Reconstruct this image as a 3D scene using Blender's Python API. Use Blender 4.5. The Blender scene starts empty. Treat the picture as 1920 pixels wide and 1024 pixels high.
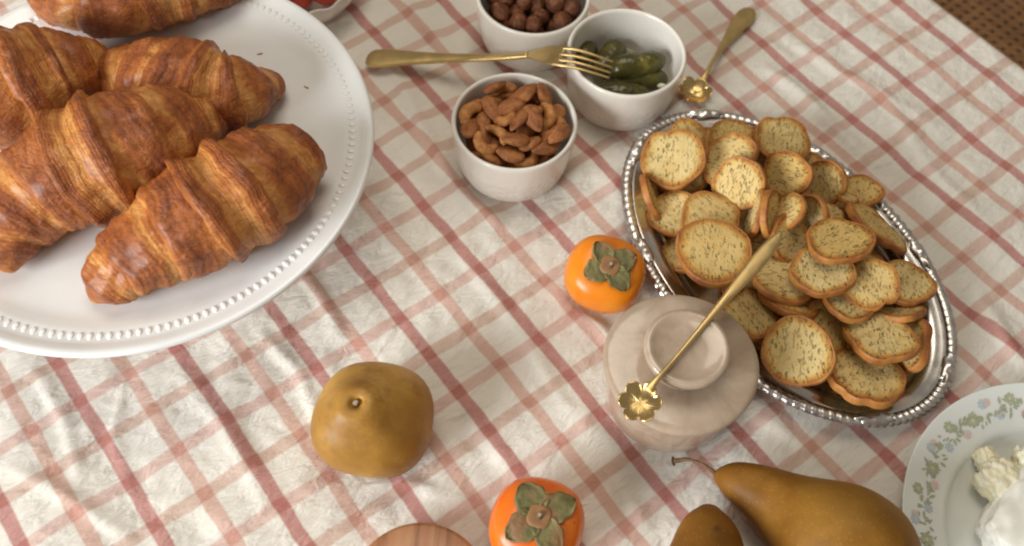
import bpy, bmesh, math, random
import numpy as np
from mathutils import Vector, Matrix, noise as mnoise

# ------------------------------------------------------------------ camera, light, exposure
scene = bpy.context.scene
H = 0.60                      # camera height above the cloth
TH = math.radians(59.4)       # downward pitch
ROLL = math.radians(-4.0)
FPX = 1800.0                  # focal length in photo pixels (1920 wide)
_c, _s = math.cos(ROLL), math.sin(ROLL)
R0 = Vector((1, 0, 0)); D0 = Vector((0, -math.sin(TH), -math.cos(TH))); FW = Vector((0, math.cos(TH), -math.sin(TH)))
RIGHT = _c * R0 + _s * D0
UP = _s * R0 - _c * D0
cam_data = bpy.data.cameras.new('camera')
cam = bpy.data.objects.new('camera', cam_data)
scene.collection.objects.link(cam)
cam.matrix_world = Matrix(((RIGHT.x, UP.x, -FW.x, 0), (RIGHT.y, UP.y, -FW.y, 0), (RIGHT.z, UP.z, -FW.z, H), (0, 0, 0, 1)))
cam_data.sensor_width = 36.0
cam_data.lens = 36.0 * FPX / 1920.0
cam_data.clip_start = 0.01; cam_data.clip_end = 50
cam_data.dof.use_dof = True
cam_data.dof.focus_distance = 0.63
cam_data.dof.aperture_fstop = 5.6
scene.camera = cam

world = bpy.data.worlds.new('World'); scene.world = world; world.use_nodes = True
bg = world.node_tree.nodes['Background']
bg.inputs[0].default_value = (1.0, 0.90, 0.76, 1); bg.inputs[1].default_value = 0.24

def area_lamp(name, loc, target, sx, sy, power, col):
    d = bpy.data.lights.new(name, 'AREA'); d.shape = 'RECTANGLE'; d.size = sx; d.size_y = sy
    d.energy = power; d.color = col
    o = bpy.data.objects.new(name, d); scene.collection.objects.link(o)
    o.location = loc
    o.rotation_euler = (Vector(target) - Vector(loc)).to_track_quat('-Z', 'Y').to_euler()
    return o
area_lamp('window_light', (-1.55, -1.00, 0.84), (0.0, 0.35, 0.0), 1.1, 1.0, 68, (0.94, 0.98, 1.0))
area_lamp('room_light', (-0.15, 0.95, 1.85), (-0.05, 0.4, 0.0), 1.0, 1.0, 13, (1.0, 0.91, 0.77))

scene.view_settings.view_transform = 'Standard'
scene.view_settings.look = 'None'
scene.view_settings.exposure = 0.0
scene.view_settings.gamma = 1.0
scene.render.engine = 'CYCLES'
scene.cycles.use_denoising = True
scene.cycles.max_bounces = 8
scene.cycles.filter_width = 2.1

# ------------------------------------------------------------------ helpers
def P(px, py, z=0.0):
    """photo pixel -> point on the horizontal plane at height z"""
    x = (px - 960) / FPX; y = (py - 512) / FPX
    d = FW + RIGHT * x - UP * y
    k = (z - H) / d.z
    return Vector((d.x * k, d.y * k, z))

def mpp(px, py, z):
    """metres per photo pixel there"""
    d = FW + RIGHT * ((px - 960) / FPX) - UP * ((py - 512) / FPX)
    return ((z - H) / d.z) / FPX

def link(o):
    scene.collection.objects.link(o); return o

def tag(o, label, cat, group=None, kind=None):
    if label: o['label'] = label
    if cat: o['category'] = cat
    if group: o['group'] = group
    if kind: o['kind'] = kind
    return o

def root(name, loc, label, cat, group=None):
    o = link(bpy.data.objects.new(name, None)); o.location = loc; o.empty_display_size = 0.02
    return tag(o, label, cat, group)

def make_mesh(name, V, F, mat, smooth=True, attrs=None, recalc=True, uv=None):
    me = bpy.data.meshes.new(name)
    me.from_pydata([tuple(float(c) for c in v) for v in V], [], [tuple(int(i) for i in f) for f in F])
    if recalc:
        bm = bmesh.new(); bm.from_mesh(me)
        bmesh.ops.recalc_face_normals(bm, faces=bm.faces)
        bm.to_mesh(me); bm.free()
    if attrs:
        for k, a in attrs.items():
            at = me.attributes.new(k, 'FLOAT', 'POINT'); at.data.foreach_set('value', np.asarray(a, dtype=np.float32))
    if uv is not None:
        l = me.uv_layers.new(name='UVMap')
        idx = np.empty(len(me.loops), dtype=np.int32); me.loops.foreach_get('vertex_index', idx)
        l.data.foreach_set('uv', np.asarray(uv, dtype=np.float32)[idx].ravel())
    if smooth:
        me.polygons.foreach_set('use_smooth', [True] * len(me.polygons))
    if mat: me.materials.append(mat)
    me.update()
    return me

def obj(name, me, parent=None):
    o = link(bpy.data.objects.new(name, me))
    if parent: o.parent = parent
    return o

def part(name, V, F, mat, parent, origin=(0, 0, 0), **kw):
    """vertices given in world space, stored relative to origin (the root's location)"""
    O = Vector(origin)
    return obj(name, make_mesh(name, [Vector(v) - O for v in V], F, mat, **kw), parent)

def lathe(prof, seg=96, fr=None):
    """profile [(r,z)]; fr(phi, r, z)->(r,z) tweaks it"""
    V = []; F = []; n = len(prof); rows = []
    for r, z in prof:
        if r < 1e-6:
            rows.append([len(V)]); V.append((0, 0, z)); continue
        row = []
        for k in range(seg):
            ph = 2 * math.pi * k / seg
            rr, zz = fr(ph, r, z) if fr else (r, z)
            row.append(len(V)); V.append((rr * math.cos(ph), rr * math.sin(ph), zz))
        rows.append(row)
    for a, b in zip(rows, rows[1:]):
        if len(a) == 1 and len(b) == 1: continue
        for k in range(seg):
            k2 = (k + 1) % seg
            if len(a) == 1: F.append((a[0], b[k], b[k2]))
            elif len(b) == 1: F.append((a[k], a[k2], b[0]))
            else: F.append((a[k], a[k2], b[k2], b[k]))
    return V, F

def smooth_prof(pts, n=6):
    """Catmull-Rom through tuples"""
    pts = [np.array(p, float) for p in pts]
    out = []
    for i in range(len(pts) - 1):
        p0 = pts[max(i - 1, 0)]; p1 = pts[i]; p2 = pts[i + 1]; p3 = pts[min(i + 2, len(pts) - 1)]
        for k in range(n):
            t = k / n
            out.append(0.5 * ((2 * p1) + (-p0 + p2) * t + (2 * p0 - 5 * p1 + 4 * p2 - p3) * t * t + (-p0 + 3 * p1 - 3 * p2 + p3) * t ** 3))
    out.append(pts[-1])
    return out

def frames(C):
    """tangent, side, up for a path of points"""
    T = []
    for i in range(len(C)):
        a = C[max(i - 1, 0)]; b = C[min(i + 1, len(C) - 1)]
        T.append((b - a).normalized())
    out = []
    for t in T:
        side = t.cross(Vector((0, 0, 1)))
        side = side.normalized() if side.length > 1e-4 else Vector((1, 0, 0))
        out.append((t, side, side.cross(t).normalized()))
    return out

def sweep(C, W, Hh, seg=16, cap=True, sq=1.0):
    """elliptic sections (half width W, half height Hh) along path C"""
    V = []; F = []; fr = frames(C)
    for i, c in enumerate(C):
        t, s, u = fr[i]
        for k in range(seg):
            ph = 2 * math.pi * k / seg
            cx, sx = math.cos(ph), math.sin(ph)
            cx = math.copysign(abs(cx) ** sq, cx); sx = math.copysign(abs(sx) ** sq, sx)
            V.append(c + s * (W[i] * cx) + u * (Hh[i] * sx))
    n = len(C)
    for i in range(n - 1):
        for k in range(seg):
            k2 = (k + 1) % seg
            F.append((i * seg + k, i * seg + k2, (i + 1) * seg + k2, (i + 1) * seg + k))
    if cap:
        a = len(V); V.append(C[0]); V.append(C[-1])
        for k in range(seg):
            k2 = (k + 1) % seg
            F.append((a, k2, k)); F.append((a + 1, (n - 1) * seg + k, (n - 1) * seg + k2))
    return V, F

def box(x0, x1, y0, y1, z0, z1):
    V = [(x, y, z) for z in (z0, z1) for y in (y0, y1) for x in (x0, x1)]
    F = [(0, 1, 3, 2), (4, 5, 7, 6), (0, 1, 5, 4), (2, 3, 7, 6), (0, 2, 6, 4), (1, 3, 7, 5)]
    return V, F

def nz(x, y, z=0.0): return mnoise.noise(Vector((x, y, z)))

# value noise on arrays
_rs = np.random.RandomState(7)
_tab = _rs.rand(256, 256)
def vnoise(x, y):
    xi = np.floor(x).astype(int); yi = np.floor(y).astype(int)
    fx = x - xi; fy = y - yi
    fx = fx * fx * (3 - 2 * fx); fy = fy * fy * (3 - 2 * fy)
    g = lambda a, b: _tab[a % 256, b % 256]
    return ((g(xi, yi) * (1 - fx) + g(xi + 1, yi) * fx) * (1 - fy) + (g(xi, yi + 1) * (1 - fx) + g(xi + 1, yi + 1) * fx) * fy) * 2 - 1

# ------------------------------------------------------------------ materials
class M:
    def __init__(self, name, rough=0.5, metal=0.0, spec=None, **kw):
        self.m = bpy.data.materials.new(name); self.m.use_nodes = True
        self.nt = self.m.node_tree; self.b = self.nt.nodes['Principled BSDF']
        self.b.inputs['Roughness'].default_value = rough; self.b.inputs['Metallic'].default_value = metal
        if spec is not None: self.b.inputs['Specular IOR Level'].default_value = spec
        for k, v in kw.items(): self.b.inputs[k.replace('_', ' ')].default_value = v
        self._c = None
    def n(self, t, **kw):
        x = self.nt.nodes.new(t)
        for k, v in kw.items(): setattr(x, k, v)
        return x
    def L(self, a, b): self.nt.links.new(a, b)
    def val(self, sock, v):
        if hasattr(v, 'is_linked'): self.L(v, sock)
        else: sock.default_value = v
    def coord(self, rnd=False):
        if self._c is None:
            o = self.n('ShaderNodeTexCoord').outputs['Object']
            if rnd:
                oi = self.n('ShaderNodeObjectInfo')
                k = self.n('ShaderNodeVectorMath', operation='SCALE'); k.inputs[0].default_value = (17.3, 13.1, 15.7)
                self.L(oi.outputs['Random'], k.inputs['Scale'])
                a = self.n('ShaderNodeVectorMath', operation='ADD'); self.L(o, a.inputs[0]); self.L(k.outputs[0], a.inputs[1])
                o = a.outputs[0]
            self._c = o
        return self._c
    def scaled(self, vec, s):
        k = self.n('ShaderNodeMapping'); self.L(vec, k.inputs[0]); k.inputs['Scale'].default_value = s
        return k.outputs[0]
    def noise(self, scale, detail=3, rough=0.55, vec=None, dist=0.0):
        t = self.n('ShaderNodeTexNoise'); self.L(vec or self.coord(), t.inputs['Vector'])
        t.inputs['Scale'].default_value = scale; t.inputs['Detail'].default_value = detail
        t.inputs['Roughness'].default_value = rough; t.inputs['Distortion'].default_value = dist
        return t.outputs['Fac']
    def vor(self, scale, vec=None, feature='F1', rnd=1.0):
        t = self.n('ShaderNodeTexVoronoi', feature=feature); self.L(vec or self.coord(), t.inputs['Vector'])
        t.inputs['Scale'].default_value = scale; t.inputs['Randomness'].default_value = rnd
        return t.outputs['Distance']
    def ramp(self, fac, stops):
        r = self.n('ShaderNodeValToRGB'); self.val(r.inputs[0], fac)
        e = r.color_ramp.elements
        while len(e) < len(stops): e.new(0.5)
        for x, (p, c) in zip(e, stops):
            x.position = p; x.color = (c, c, c, 1) if not hasattr(c, '__len__') else (*c, 1)
        return r.outputs[0]
    def mix(self, fac, a, b, blend='MIX'):
        x = self.n('ShaderNodeMix', data_type='RGBA', blend_type=blend)
        self.val(x.inputs[0], fac)
        for s, v in ((x.inputs[6], a), (x.inputs[7], b)):
            if hasattr(v, 'is_linked'): self.L(v, s)
            else: s.default_value = (*v, 1)
        return x.outputs[2]
    def math(self, op, a, b=0.0, clamp=False):
        x = self.n('ShaderNodeMath', operation=op, use_clamp=clamp)
        self.val(x.inputs[0], a); self.val(x.inputs[1], b)
        return x.outputs[0]
    def attr(self, name): 
        return self.n('ShaderNodeAttribute', attribute_name=name).outputs['Fac']
    def mr(self, v, a, b, c=0.0, d=1.0, smooth=True):
        x = self.n('ShaderNodeMapRange', interpolation_type='SMOOTHSTEP' if smooth else 'LINEAR')
        self.val(x.inputs[0], v)
        for i, q in zip((1, 2, 3, 4), (a, b, c, d)): x.inputs[i].default_value = q
        return x.outputs[0]
    def color(self, c):
        if hasattr(c, 'is_linked'): self.L(c, self.b.inputs['Base Color'])
        else: self.b.inputs['Base Color'].default_value = (*c, 1)
        return self
    def rough(self, r): self.val(self.b.inputs['Roughness'], r); return self
    def bump(self, h, strength=0.4, dist=0.001):
        prev = self.b.inputs['Normal'].links
        x = self.n('ShaderNodeBump'); x.inputs['Strength'].default_value = strength; x.inputs['Distance'].default_value = dist
        self.L(h, x.inputs['Height'])
        if prev: self.L(prev[0].from_socket, x.inputs['Normal'])
        self.L(x.outputs[0], self.b.inputs['Normal'])
        return self

def mat_porcelain(name, col, rough=0.18, relief=False):
    m = M(name, rough, Coat_Weight=0.25, Coat_Roughness=0.08)
    n = m.noise(35, 3)
    m.color(m.mix(m.mr(n, 0.35, 0.75), col, tuple(c * 0.955 for c in col)))
    m.bump(m.noise(60, 2), 0.12, 0.0012)
    if relief:
        z = m.n('ShaderNodeSeparateXYZ'); m.L(m.coord(), z.inputs[0])
        band = m.math('MULTIPLY', m.mr(z.outputs[2], 0.006, 0.012), m.mr(z.outputs[2], 0.034, 0.026))
        v = m.vor(170, vec=m.scaled(m.coord(), (1, 1, 0.8)))
        m.bump(m.math('MULTIPLY', m.mr(v, 0.15, 0.6), band), 0.25, 0.0010)
    return m.m

MAT = {}
MAT['stand'] = mat_porcelain('white_porcelain', (0.86, 0.86, 0.845), 0.22)
MAT['ramekin'] = mat_porcelain('cream_porcelain', (0.80, 0.75, 0.67), 0.2, relief=True)
MAT['floral'] = mat_porcelain('bone_china', (0.765, 0.785, 0.745), 0.15)
MAT['dish'] = mat_porcelain('dish_porcelain', (0.8, 0.77, 0.72), 0.2)

m = M('plaid_cotton', 0.85, spec=0.25, Sheen_Weight=0.15)
uvn = m.n('ShaderNodeUVMap').outputs[0]
wob = m.n('ShaderNodeTexNoise'); m.L(uvn, wob.inputs['Vector']); wob.inputs['Scale'].default_value = 1.3; wob.inputs['Detail'].default_value = 3
wsub = m.n('ShaderNodeVectorMath', operation='SUBTRACT'); m.L(wob.outputs['Color'], wsub.inputs[0]); wsub.inputs[1].default_value = (0.5, 0.5, 0.5)
wsc = m.n('ShaderNodeVectorMath', operation='SCALE'); m.L(wsub.outputs[0], wsc.inputs[0]); wsc.inputs['Scale'].default_value = 0.11
wad = m.n('ShaderNodeVectorMath', operation='ADD'); m.L(uvn, wad.inputs[0]); m.L(wsc.outputs[0], wad.inputs[1])
sep = m.n('ShaderNodeSeparateXYZ'); m.L(wad.outputs[0], sep.inputs[0])
def stripe(c, half):
    r = m.math('ROUND', c)
    d = m.math('ABSOLUTE', m.math('SUBTRACT', c, r))
    return m.mr(d, half - 0.028, half + 0.028, 1.0, 0.0), m.math('FLOORED_MODULO', r, 2.0)
sA, pA = stripe(sep.outputs[0], 0.130); sB, pB = stripe(sep.outputs[1], 0.126)
thA = m.noise(1.0, 3, 0.7, vec=m.scaled(uvn, (5, 95, 1)))
thB = m.noise(1.0, 3, 0.7, vec=m.scaled(uvn, (95, 6, 1)))
fib = m.noise(1.0, 2, 0.6, vec=m.scaled(uvn, (9, 60, 1)))
base = m.mix(m.noise(2.2, 4, vec=uvn), (0.785, 0.74, 0.665), (0.745, 0.695, 0.615))
colA = m.mix(pA, (0.67, 0.35, 0.345), (0.84, 0.595, 0.545))
colB = m.mix(pB, (0.82, 0.645, 0.595), (0.87, 0.66, 0.64))
fA = m.math('MULTIPLY', sA, m.mr(thA, 0.28, 0.52, 0.62, 1.0))
fB = m.math('MULTIPLY', sB, m.mr(thB, 0.28, 0.52, 0.62, 1.0))
c1 = m.mix(fA, base, colA, 'MULTIPLY'); c2 = m.mix(fB, c1, colB, 'MULTIPLY')
m.color(c2)
m.bump(thA, 0.35, 0.0007); m.bump(thB, 0.25, 0.0006)
m.bump(m.noise(2.0, 3, 0.5, vec=m.scaled(uvn, (0.8, 1.7, 1)), dist=0.5), 0.5, 0.0060)
m.bump(m.noise(4.2, 3, 0.55, vec=m.scaled(uvn, (0.8, 3.6, 1)), dist=0.7), 0.32, 0.0026)
MAT['cloth'] = m.m

def mat_wood(name, c1, c2, scale=(4, 60, 60), rough=0.5):
    m = M(name, rough)
    n = m.noise(1.0, 5, 0.65, vec=m.scaled(m.coord(), scale), dist=0.6)
    m.color(m.mix(m.mr(n, 0.3, 0.7), c1, c2)); m.bump(n, 0.25, 0.0008)
    return m.m
MAT['table'] = mat_wood('table_wood', (0.16, 0.09, 0.045), (0.09, 0.045, 0.02))
MAT['floor'] = mat_wood('floor_wood', (0.07, 0.05, 0.035), (0.04, 0.028, 0.02), (2, 14, 14))
MAT['cane_frame'] = mat_wood('chair_wood', (0.22, 0.11, 0.045), (0.13, 0.06, 0.025))
MAT['cane'] = mat_wood('cane_strand', (0.44, 0.225, 0.085), (0.27, 0.125, 0.043), (30, 30, 200), 0.45)

m = M('acacia_board', 0.42)
n = m.noise(1.0, 5, 0.6, vec=m.scaled(m.coord(), (60, 7, 7)), dist=1.2)
n2 = m.noise(1.0, 2, 0.5, vec=m.scaled(m.coord(), (45, 2, 2)))
c = m.ramp(n, [(0.3, (0.15, 0.055, 0.028)), (0.45, (0.36, 0.15, 0.065)), (0.6, (0.46, 0.22, 0.10)), (0.75, (0.27, 0.105, 0.05))])
m.color(m.mix(m.mr(n2, 0.60, 0.66), c, (0.06, 0.028, 0.018))); m.bump(n, 0.15, 0.0005)
MAT['board'] = m.m

m = M("baked_crust", 0.42, spec=0.35, Coat_Weight=0.25, Coat_Roughness=0.28)
ft = m.attr('fold_pos'); up = m.attr('top')
co = m.coord()
n1 = m.noise(38, 5, 0.62); n2 = m.noise(1.0, 4, 0.65, vec=m.scaled(co, (110, 110, 190))); n3 = m.noise(420, 3, 0.6)
ln = m.noise(26, 3); lam = m.math('SINE', m.math('ADD', m.math('MULTIPLY', ft, 24.0), m.math('MULTIPLY', ln, 9.0)))
lam2 = m.math('SINE', m.math('ADD', m.math('MULTIPLY', ft, 61.0), m.math('MULTIPLY', ln, 26.0)))
lamb = m.math('ADD', lam, m.math('MULTIPLY', lam2, 0.6))
band = m.math('MULTIPLY', m.mr(ft, 0.30, 0.52), m.mr(ft, 0.99, 0.80))
f = m.math('ADD', m.math('MULTIPLY', band, 0.46), m.math('MULTIPLY', up, 0.12))
f = m.math('ADD', f, m.math('MULTIPLY', m.math('SUBTRACT', n1, 0.5), 1.35))
f = m.math('ADD', f, m.math('MULTIPLY', m.math('SUBTRACT', n2, 0.5), 0.6))
f = m.math('ADD', f, m.math('MULTIPLY', lamb, m.mr(m.noise(55, 2), 0.35, 0.65, 0.03, 0.15)))
c = m.ramp(f, [(0.0, (0.66, 0.29, 0.075)), (0.15, (0.55, 0.19, 0.036)), (0.40, (0.41, 0.117, 0.022)), (0.70, (0.265, 0.068, 0.015)), (1.0, (0.135, 0.033, 0.011))])
m.color(c)
m.rough(m.mr(n2, 0.3, 0.7, 0.34, 0.56))
m.bump(lamb, 0.35, 0.0006)
m.bump(m.noise(1.0, 4, 0.6, vec=m.scaled(co, (45, 45, 420)), dist=1.5), 0.4, 0.0016)
m.bump(m.noise(1.0, 4, 0.72, vec=m.scaled(co, (120, 190, 300)), dist=1.0), 0.9, 0.0030); m.bump(n3, 0.35, 0.0006)
MAT['croissant'] = m.m

m = M('pastry_flake', 0.45); m.color(m.mix(m.noise(200, 3), (0.56, 0.27, 0.085), (0.38, 0.14, 0.03))); m.bump(m.noise(500, 2), 0.4, 0.0006); MAT['flake'] = m.m

m = M('crumb_interior', 0.8)
e = m.attr('edge'); m.coord(True); m._c = m.scaled(m._c, (0.026, 0.026, 0.026)); co = m._c
n1 = m.noise(70, 3); 
pores = m.vor(340, vec=m.scaled(co, (1, 0.36, 1))); pn = m.noise(150, 2); fine = m.vor(520, vec=m.scaled(co, (1, 0.4, 1)))
f = m.math('ADD', m.mr(e, 0.62, 1.03), m.math('MULTIPLY', m.math('SUBTRACT', n1, 0.5), 1.15), clamp=True)
c = m.ramp(f, [(0.0, (0.67, 0.51, 0.225)), (0.3, (0.63, 0.43, 0.15)), (0.6, (0.53, 0.275, 0.062)), (0.95, (0.34, 0.130, 0.028))])
oi = m.n('ShaderNodeObjectInfo').outputs['Random']
c = m.mix(oi, c, (0.86, 0.74, 0.52), 'MULTIPLY')
streak = m.mr(m.noise(1.0, 3, 0.6, vec=m.scaled(co, (420, 150, 420)), dist=0.6), 0.56, 0.68)
pm = m.math('MAXIMUM', m.math('MULTIPLY', m.mr(pores, 0.34, 0.14), m.mr(pn, 0.47, 0.58)), m.math('MULTIPLY', streak, 0.45))
fm = m.math('MULTIPLY', m.mr(fine, 0.30, 0.12), 0.55)
c = m.mix(m.math('MULTIPLY', fm, 0.6), c, (0.40, 0.25, 0.08))
c = m.mix(m.math('MULTIPLY', pm, 0.58), c, (0.38, 0.24, 0.075))
herb = m.math('MULTIPLY', m.mr(m.vor(230, vec=m.scaled(co, (1, 0.5, 1))), 0.15, 0.09), m.mr(m.noise(90, 1), 0.52, 0.56))
c = m.mix(m.math('MULTIPLY', herb, m.math('MULTIPLY', m.math('FRACT', m.math('MULTIPLY', oi, 7.3)), 0.5)), c, (0.13, 0.09, 0.026))
m.color(c)
m.bump(m.math('SUBTRACT', 1.0, pm), 1.0, 0.0022); m.bump(m.math('SUBTRACT', 1.0, fm), 0.6, 0.0010); m.bump(m.noise(120, 3), 0.4, 0.0016)
MAT['crumb'] = m.m

m = M('toast_crust', 0.55)
m.coord(True); m._c = m.scaled(m._c, (0.026, 0.026, 0.026))
n1 = m.noise(55, 4, 0.6)
m.color(m.ramp(n1, [(0.25, (0.58, 0.28, 0.065)), (0.45, (0.44, 0.175, 0.034)), (0.62, (0.31, 0.10, 0.020)), (0.8, (0.18, 0.05, 0.013))]))
m.bump(m.noise(160, 4), 0.5, 0.0012)
MAT['crust'] = m.m

def mat_nut(name, ca, cb, cc, bscale=(260, 260, 60), strength=0.6):
    m = M(name, 0.6, spec=0.3); co = m.coord(True)
    n = m.noise(150, 4, 0.65); s = m.noise(1.0, 3, 0.6, vec=m.scaled(co, bscale))
    m.color(m.ramp(m.math('ADD', m.math('MULTIPLY', n, 0.6), m.math('MULTIPLY', s, 0.4)), [(0.34, cc), (0.5, cb), (0.66, ca)]))
    m.bump(s, strength, 0.0022); m.bump(n, 0.5, 0.0016)
    return m.m
MAT['almond'] = mat_nut('almond_skin', (0.47, 0.20, 0.065), (0.31, 0.11, 0.034), (0.15, 0.048, 0.016))
MAT['cashew'] = mat_nut('roasted_cashew', (0.60, 0.29, 0.10), (0.44, 0.18, 0.052), (0.26, 0.09, 0.026), (120, 120, 120), 0.4)
MAT['nutmeat'] = mat_nut('pale_nut_flesh', (0.80, 0.66, 0.42), (0.76, 0.58, 0.33), (0.6, 0.4, 0.2), (120, 120, 120), 0.3)
MAT['hazel'] = mat_nut('hazelnut_skin', (0.26, 0.095, 0.035), (0.125, 0.040, 0.015), (0.055, 0.018, 0.008), (300, 300, 90), 0.8)

m = M('gherkin_skin', 0.28); m.coord(True)
n = m.noise(90, 4)
m.color(m.ramp(n, [(0.3, (0.034, 0.032, 0.005)), (0.55, (0.082, 0.070, 0.010)), (0.75, (0.18, 0.145, 0.022))]))
m.bump(m.vor(260), 0.4, 0.0014)
MAT['gherkin'] = m.m
m = M('onion_flesh', 0.3, Subsurface_Weight=0.1); m.color(m.mix(m.noise(120), (0.72, 0.72, 0.55), (0.6, 0.58, 0.38))); MAT['onion'] = m.m

m = M('bosc_skin', 0.55, spec=0.2); m.coord(True)
n = m.noise(26, 5, 0.6); sp = m.vor(380); big = m.noise(9, 2)
c = m.ramp(n, [(0.28, (0.15, 0.060, 0.008)), (0.5, (0.225, 0.094, 0.012)), (0.70, (0.32, 0.150, 0.022))])
c = m.mix(m.math('MULTIPLY', m.mr(big, 0.45, 0.7), 0.3), c, (0.33, 0.185, 0.03))
c = m.mix(m.math('MULTIPLY', m.mr(m.vor(520), 0.3, 0.1), 0.45), c, (0.17, 0.07, 0.015))
c = m.mix(m.math('MULTIPLY', m.mr(sp, 0.2, 0.08), 0.55), c, (0.45, 0.27, 0.08))
blem = m.math('MULTIPLY', m.mr(m.vor(34), 0.13, 0.05), m.mr(m.noise(40, 1), 0.5, 0.58))
c = m.mix(m.math('MULTIPLY', blem, 0.8), c, (0.10, 0.045, 0.015))
m.color(c); m.rough(m.mr(n, 0.3, 0.7, 0.46, 0.62)); m.bump(m.noise(180, 3), 0.2, 0.0008); m.bump(m.noise(30, 2), 0.2, 0.003)
MAT['pear'] = m.m
m = M('comice_skin', 0.45, spec=0.35); m.coord(True)
n = m.noise(22, 5, 0.6); sp = m.vor(420)
c = m.ramp(n, [(0.28, (0.27, 0.125, 0.018)), (0.5, (0.40, 0.20, 0.034)), (0.7, (0.56, 0.325, 0.070))])
c = m.mix(m.math('MULTIPLY', m.mr(sp, 0.2, 0.08), 0.4), c, (0.30, 0.16, 0.03))
blem = m.math('MULTIPLY', m.mr(m.vor(60, vec=m.scaled(m.coord(), (1, 1.6, 1))), 0.12, 0.04), m.mr(m.noise(45, 1), 0.53, 0.58))
rus = m.noise(34, 5, 0.7)
c = m.mix(m.math('MULTIPLY', m.mr(rus, 0.46, 0.62), 0.7), c, (0.27, 0.125, 0.024))
c = m.mix(m.math('MULTIPLY', m.mr(m.vor(480), 0.28, 0.1), 0.4), c, (0.19, 0.09, 0.02))
c = m.mix(m.math('MULTIPLY', blem, 0.8), c, (0.09, 0.04, 0.015))
m.color(c); m.bump(m.noise(26, 2), 0.2, 0.003); m.bump(m.noise(220, 3), 0.08, 0.0008)
MAT['comice'] = m.m
m = M('dry_stem', 0.8); m.color(m.mix(m.noise(150, 3), (0.10, 0.055, 0.025), (0.22, 0.13, 0.06))); m.bump(m.noise(300), 0.5, 0.001); MAT['stem'] = m.m
m = M('stem_scar', 0.7); m.color(m.mix(m.noise(300, 3), (0.34, 0.24, 0.15), (0.5, 0.4, 0.28))); MAT['scar'] = m.m

m = M('persimmon_skin', 0.27, Subsurface_Weight=0.12, Coat_Weight=0.15, Coat_Roughness=0.2)
m.b.inputs['Subsurface Radius'].default_value = (0.004, 0.0015, 0.0005)
n = m.noise(30, 4)
c = (m.ramp(n, [(0.25, (0.76, 0.19, 0.006)), (0.55, (0.83, 0.255, 0.009)), (0.8, (0.85, 0.33, 0.022))]))
c = m.mix(m.math('MULTIPLY', m.mr(m.noise(14, 3, 0.6), 0.48, 0.72), 0.45), c, (0.80, 0.33, 0.045))
c = m.mix(m.math('MULTIPLY', m.mr(m.noise(1.0, 4, 0.7, vec=m.scaled(m.coord(), (160, 160, 50))), 0.56, 0.74), 0.22), c, (0.45, 0.10, 0.015))
c = m.mix(m.math('MULTIPLY', m.math('MULTIPLY', m.mr(m.vor(150), 0.14, 0.06), m.mr(m.noise(70, 1), 0.56, 0.6)), 0.7), c, (0.10, 0.03, 0.01))
m.color(c); m.rough(m.mr(m.noise(50, 4, 0.6), 0.35, 0.7, 0.24, 0.42))
m.bump(m.noise(120, 2), 0.06, 0.001)
MAT['persimmon'] = m.m
m = M('persimmon_skin_red', 0.3, Subsurface_Weight=0.12, Coat_Weight=0.15, Coat_Roughness=0.2)
m.b.inputs['Subsurface Radius'].default_value = (0.004, 0.0015, 0.0005)
n = m.noise(30, 4)
c = (m.ramp(n, [(0.25, (0.74, 0.125, 0.012)), (0.55, (0.80, 0.175, 0.012)), (0.8, (0.83, 0.26, 0.025))]))
c = m.mix(m.math('MULTIPLY', m.mr(m.noise(14, 3, 0.6), 0.48, 0.72), 0.45), c, (0.80, 0.33, 0.045))
c = m.mix(m.math('MULTIPLY', m.mr(m.noise(1.0, 4, 0.7, vec=m.scaled(m.coord(), (160, 160, 50))), 0.56, 0.74), 0.22), c, (0.45, 0.10, 0.015))
c = m.mix(m.math('MULTIPLY', m.math('MULTIPLY', m.mr(m.vor(150), 0.14, 0.06), m.mr(m.noise(70, 1), 0.56, 0.6)), 0.7), c, (0.10, 0.03, 0.01))
m.color(c); m.rough(m.mr(m.noise(50, 4, 0.6), 0.35, 0.7, 0.24, 0.42))
m.bump(m.noise(120, 2), 0.06, 0.001)
MAT['persimmon_red'] = m.m
m = M('sepal', 0.62); m.coord(True)
n = m.noise(70, 4); n2 = m.noise(45, 2)
c = m.ramp(n, [(0.3, (0.095, 0.088, 0.028)), (0.55, (0.185, 0.165, 0.058)), (0.75, (0.27, 0.205, 0.085))])
c = m.mix(m.mr(n2, 0.46, 0.66), c, (0.25, 0.13, 0.055))
c = m.mix(m.mr(m.attr('tip'), 0.9, 1.0), c, (0.03, 0.02, 0.012))
m.color(c); m.bump(m.noise(160, 4), 0.8, 0.0016); MAT['sepal'] = m.m
m = M('calyx_disc', 0.65); n = m.noise(120, 3); m.color(m.mix(n, (0.34, 0.17, 0.06), (0.24, 0.12, 0.05))); m.bump(n, 0.4, 0.001); MAT['calyx'] = m.m

m = M('beige_glaze', 0.2, Coat_Weight=0.5, Coat_Roughness=0.08)
n = m.noise(24, 5, 0.62, dist=1.6); v = m.noise(1.0, 4, 0.6, vec=m.scaled(m.coord(), (30, 30, 75)), dist=1.0)
c = m.ramp(n, [(0.28, (0.35, 0.248, 0.172)), (0.5, (0.445, 0.335, 0.24)), (0.72, (0.52, 0.41, 0.305))])
c = m.mix(m.math('MULTIPLY', m.mr(v, 0.55, 0.75), 0.45), c, (0.25, 0.17, 0.115))
m.color(c); m.bump(m.noise(40, 3), 0.18, 0.0014); MAT['jar'] = m.m

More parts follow.
